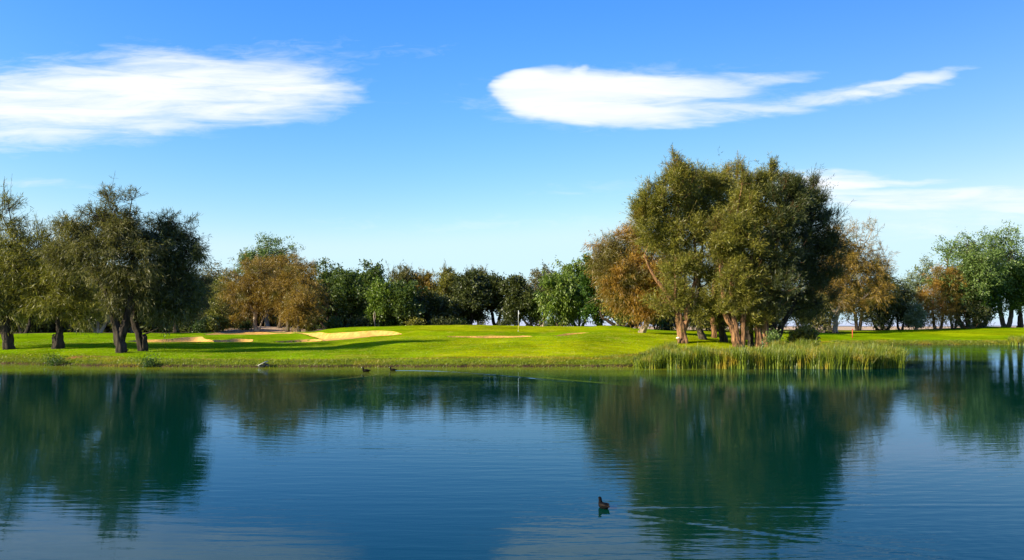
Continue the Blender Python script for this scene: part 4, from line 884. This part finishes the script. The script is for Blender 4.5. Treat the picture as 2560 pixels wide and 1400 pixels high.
# hazard stake
def stake(label, px, by, Y, top, r_, mat, capm):
    x, y = pxY(px, Y); z = float(zg(x, y)[0]); zt_ = H - (top - HZ) * Y / F - z
    root = tag(empty('marker_stake', (x, y, z)), label, 'stake')
    m_ = MB(); m_.box((0, 0, zt_ * .45 - .05), (r_ * 2, r_ * 2, zt_ * .9 + .1)); link('post', m_.mesh('post', M[mat], False), root)
    m_ = MB(); m_.box((0, 0, zt_ * .95), (r_ * 2.3, r_ * 2.3, zt_ * .1)); link('tip', m_.mesh('tip', M[capm], False), root)
stake('thin red hazard stake on the far bank right of the clump', 2131, 847, 124.5, 822, .05, 'red_paint', 'red_paint')
stake('short orange stake top poking out behind the reeds', 1949, 876, 67.5, 860, .06, 'orange_paint', 'orange_paint')
# small marker by hole: concrete slab at shore
x, y = pxY(658, 54.1)
root = tag(empty('drain_slab', (x, y, .05)), 'pale tilted slab over a dark drain mouth at the waterline', 'slab')
ca, sa = math.cos(R(-24)), math.sin(R(-24)); rot = [[ca, 0, -sa * -1], [0, 1, 0], [sa * -1 * 1, 0, ca]]
def roty(a): c_, s_ = math.cos(a), math.sin(a); return [[c_, 0, s_], [0, 1, 0], [-s_, 0, c_]]
m_ = MB(); m_.box((-.02, 0, .22), (.62, .45, .05), roty(R(-26))); link('slab', m_.mesh('slab', M['concrete'], False), root)
m_ = MB(); m_.box((-.05, .02, .02), (.5, .34, .14)); m_.box((.14, .02, .12), (.14, .34, .2)); link('drain_mouth', m_.mesh('drain_mouth', M['dark_stone'], False), root)
m_ = MB(); m_.tube([[.2, 0, .05], [.33, -.05, .10], [.42, -.02, .03]], [.10, .09, .04], 8, .3); link('rock', m_.mesh('rock', M['dark_stone']), root)
# sawn stub on the lit trunk
x, y = pxY(1696, 73.0); z = float(zg(x, y)[0])
root = tag(empty('sawn_stump', (x, y, z)), 'knobbly pale-topped stump hugging the lit trunk left of the clump', 'stump')
m_ = MB(); m_.tube([[0, 0, -.05], [.03, 0, .2], [-.03, 0, .42]], [.17, .12, .13], 12, .15); link('stump_base', m_.mesh('stump_base', M['bark_red']), root)
m_ = MB(); m_.ball((-.03, -.02, .48), (.2, .17, .11)); link('cut_top', m_.mesh('cut_top', M['cut_wood']), root)
# white leaning dead stem under the lit green tree
x, y = pxY(938, 122); z = float(zg(x, y)[0])
m_ = MB(); m_.tube([[0, 0, -.1], [-.1, 0, .8], [-.22, 0, 1.7], [-.12, .05, 2.5]], [.10, .09, .07, .03], 8); m_.tube([[-.1, 0, .9], [.05, 0, 1.6], [.0, 0, 2.3]], [.05, .05, .02], 6)
o_ = link('dead_stem', m_.mesh('dead_stem', M['bark_pale'])); o_.location = (x, y, z); tag(o_, 'leaning bleached white stem in front of the green trees above the large bunker', 'dead tree')
# rake lying in the small bunker
x, y = cast(579, 852); z = float(zg(x, y, ZS)[0])
root = tag(empty('bunker_rake', (x, y, z + .04)), 'tiny dark rake head standing in the small rounded bunker', 'rake')
m_ = MB(); m_.tube([[0, 0, .0], [.5, .9, .10]], [.02, .02], 6); link('handle', m_.mesh('handle', M['black']), root)
m_ = MB(); m_.box((0, 0, .07), (.34, .05, .14)); link('rake_head', m_.mesh('rake_head', M['black'], False), root)
# dry stalk
x, y = pxY(134, 57); z = float(zg(x, y)[0]); m_ = MB(); m_.tube([[0, 0, 0], [.01, 0, .4], [-.01, 0, .85]], [.008, .007, .004], 5)
for k in range(9):
    a = random.random() * 6.28; h_ = .35 + .06 * k; m_.tube([[0, 0, h_], [.1 * math.cos(a), .05 * math.sin(a), h_ + .05]], [.005, .016], 4)
o_ = link('dry_stalk', m_.mesh('dry_stalk', M['bark_dark'])); o_.location = (x, y, z); tag(o_, 'thin dark weed stalk rising from the bank at far left', 'weed')

# ------------------------------------------------------------------ birds
M['coot_black'] = simple('black_feathers', (.005, .005, .005), .4, 20, .8, .004, 40, spec=.04)
M['coot_brown'] = simple('brown_black_feathers', (.018, .014, .011), .5, 14, .8, .006, 30, (1, 2, 2), spec=.04)
M['beak'] = mat_plain('ivory_beak', (.75, .72, .65), .35); M['eye'] = mat_plain('dark_eye', (.02, .004, .003), .15)
def coot(label, px, Y, yaw, s=1.0, detail=True, turn=0.0):
    x, y = pxY(px, Y); root = tag(empty('coot', (x, y, 0)), label, 'waterbird', 'coots on the lake'); root.rotation_euler = (0, 0, yaw); root.scale = (s, s, s)
    # one surface: tail, rounded back, breast, neck, head (faces +x)
    P = np.array([[-.175, 0, .055], [-.14, 0, .055], [-.09, 0, .048], [-.02, 0, .045], [.05, 0, .047], [.088, 0, .062], [.108, 0, .095], [.114, 0, .125], [.118, 0, .150], [.128, 0, .168], [.146, 0, .173], [.164, 0, .169]])
    ry_ = np.array([.006, .032, .062, .080, .074, .058, .042, .034, .032, .033, .029, .012]); P = catmull(np.column_stack([P, ry_]), 4); ry_ = P[:, 3]; P = P[:, :3]
    T = unit(np.gradient(P, axis=0)); k_ = len(P); ns = 16; th = np.linspace(0, 6.2832, ns, endpoint=False); V = []
    for i in range(k_):
        side_ = np.array([0, 1., 0]); up = unit(np.cross(T[i], side_)); up = -up if up[2] < 0 and T[i][2] < .7 else up
        vr = ry_[i] * (.86 if P[i][0] < .08 else 1.05)
        for a in th: V.append(P[i] + side_ * math.cos(a) * ry_[i] + up * math.sin(a) * vr)
    V = np.array(V); i = np.arange(k_ - 1)[:, None] * ns; j = np.arange(ns)[None]; j2 = (j + 1) % ns
    Q = np.stack([i + j, i + j2, i + ns + j2, i + ns + j], -1).reshape(-1, 4); m_ = MB(); m_.add(V, Q, [[0, a + 1, a] for a in range(1, ns - 1)] + [[(k_ - 1) * ns, (k_ - 1) * ns + a, (k_ - 1) * ns + a + 1] for a in range(1, ns - 1)])
    link('body', m_.mesh('body', M['coot_black']), root)
    m_ = MB(); m_.tube([[.158, 0, .171], [.176, 0, .166], [.192, 0, .159]], [.011, .008, .002], 8); m_.ball((.160, 0, .182), (.010, .008, .013), 8, 6); link('beak', m_.mesh('beak', M['beak']), root)
    if detail:
        for sd_ in (-1, 1):
            m_ = MB(); m_.tube([[.07, sd_ * .056, .062], [.02, sd_ * .073, .072], [-.05, sd_ * .068, .074], [-.12, sd_ * .034, .072], [-.165, sd_ * .010, .070]], [.012, .026, .028, .016, .004], 10, .08)
            link('wing', m_.mesh('wing', M['coot_brown']), root)
            m_ = MB(); m_.ball((.146, sd_ * .028, .178), .0042, 8, 6); link('eye', m_.mesh('eye', M['eye']), root)
        m_ = MB(); m_.tube([[-.15, 0, .06], [-.19, 0, .066], [-.215, 0, .074]], [.022, .016, .003], 8); link('tail', m_.mesh('tail', M['coot_brown']), root)
coot('nearest coot, dark bird swimming left alone in the open water in the foreground', 1509, 12.3, R(118), .78)
coot('far coot at left of the pair, dark body low in the water near the bank', 915, 2 * H * 1000 / (929.5 - HZ), R(180), 1.5)
coot('far coot at the head of the long pale wake line', 982, 2 * H * 1000 / (927 - HZ), R(185), 1.25)
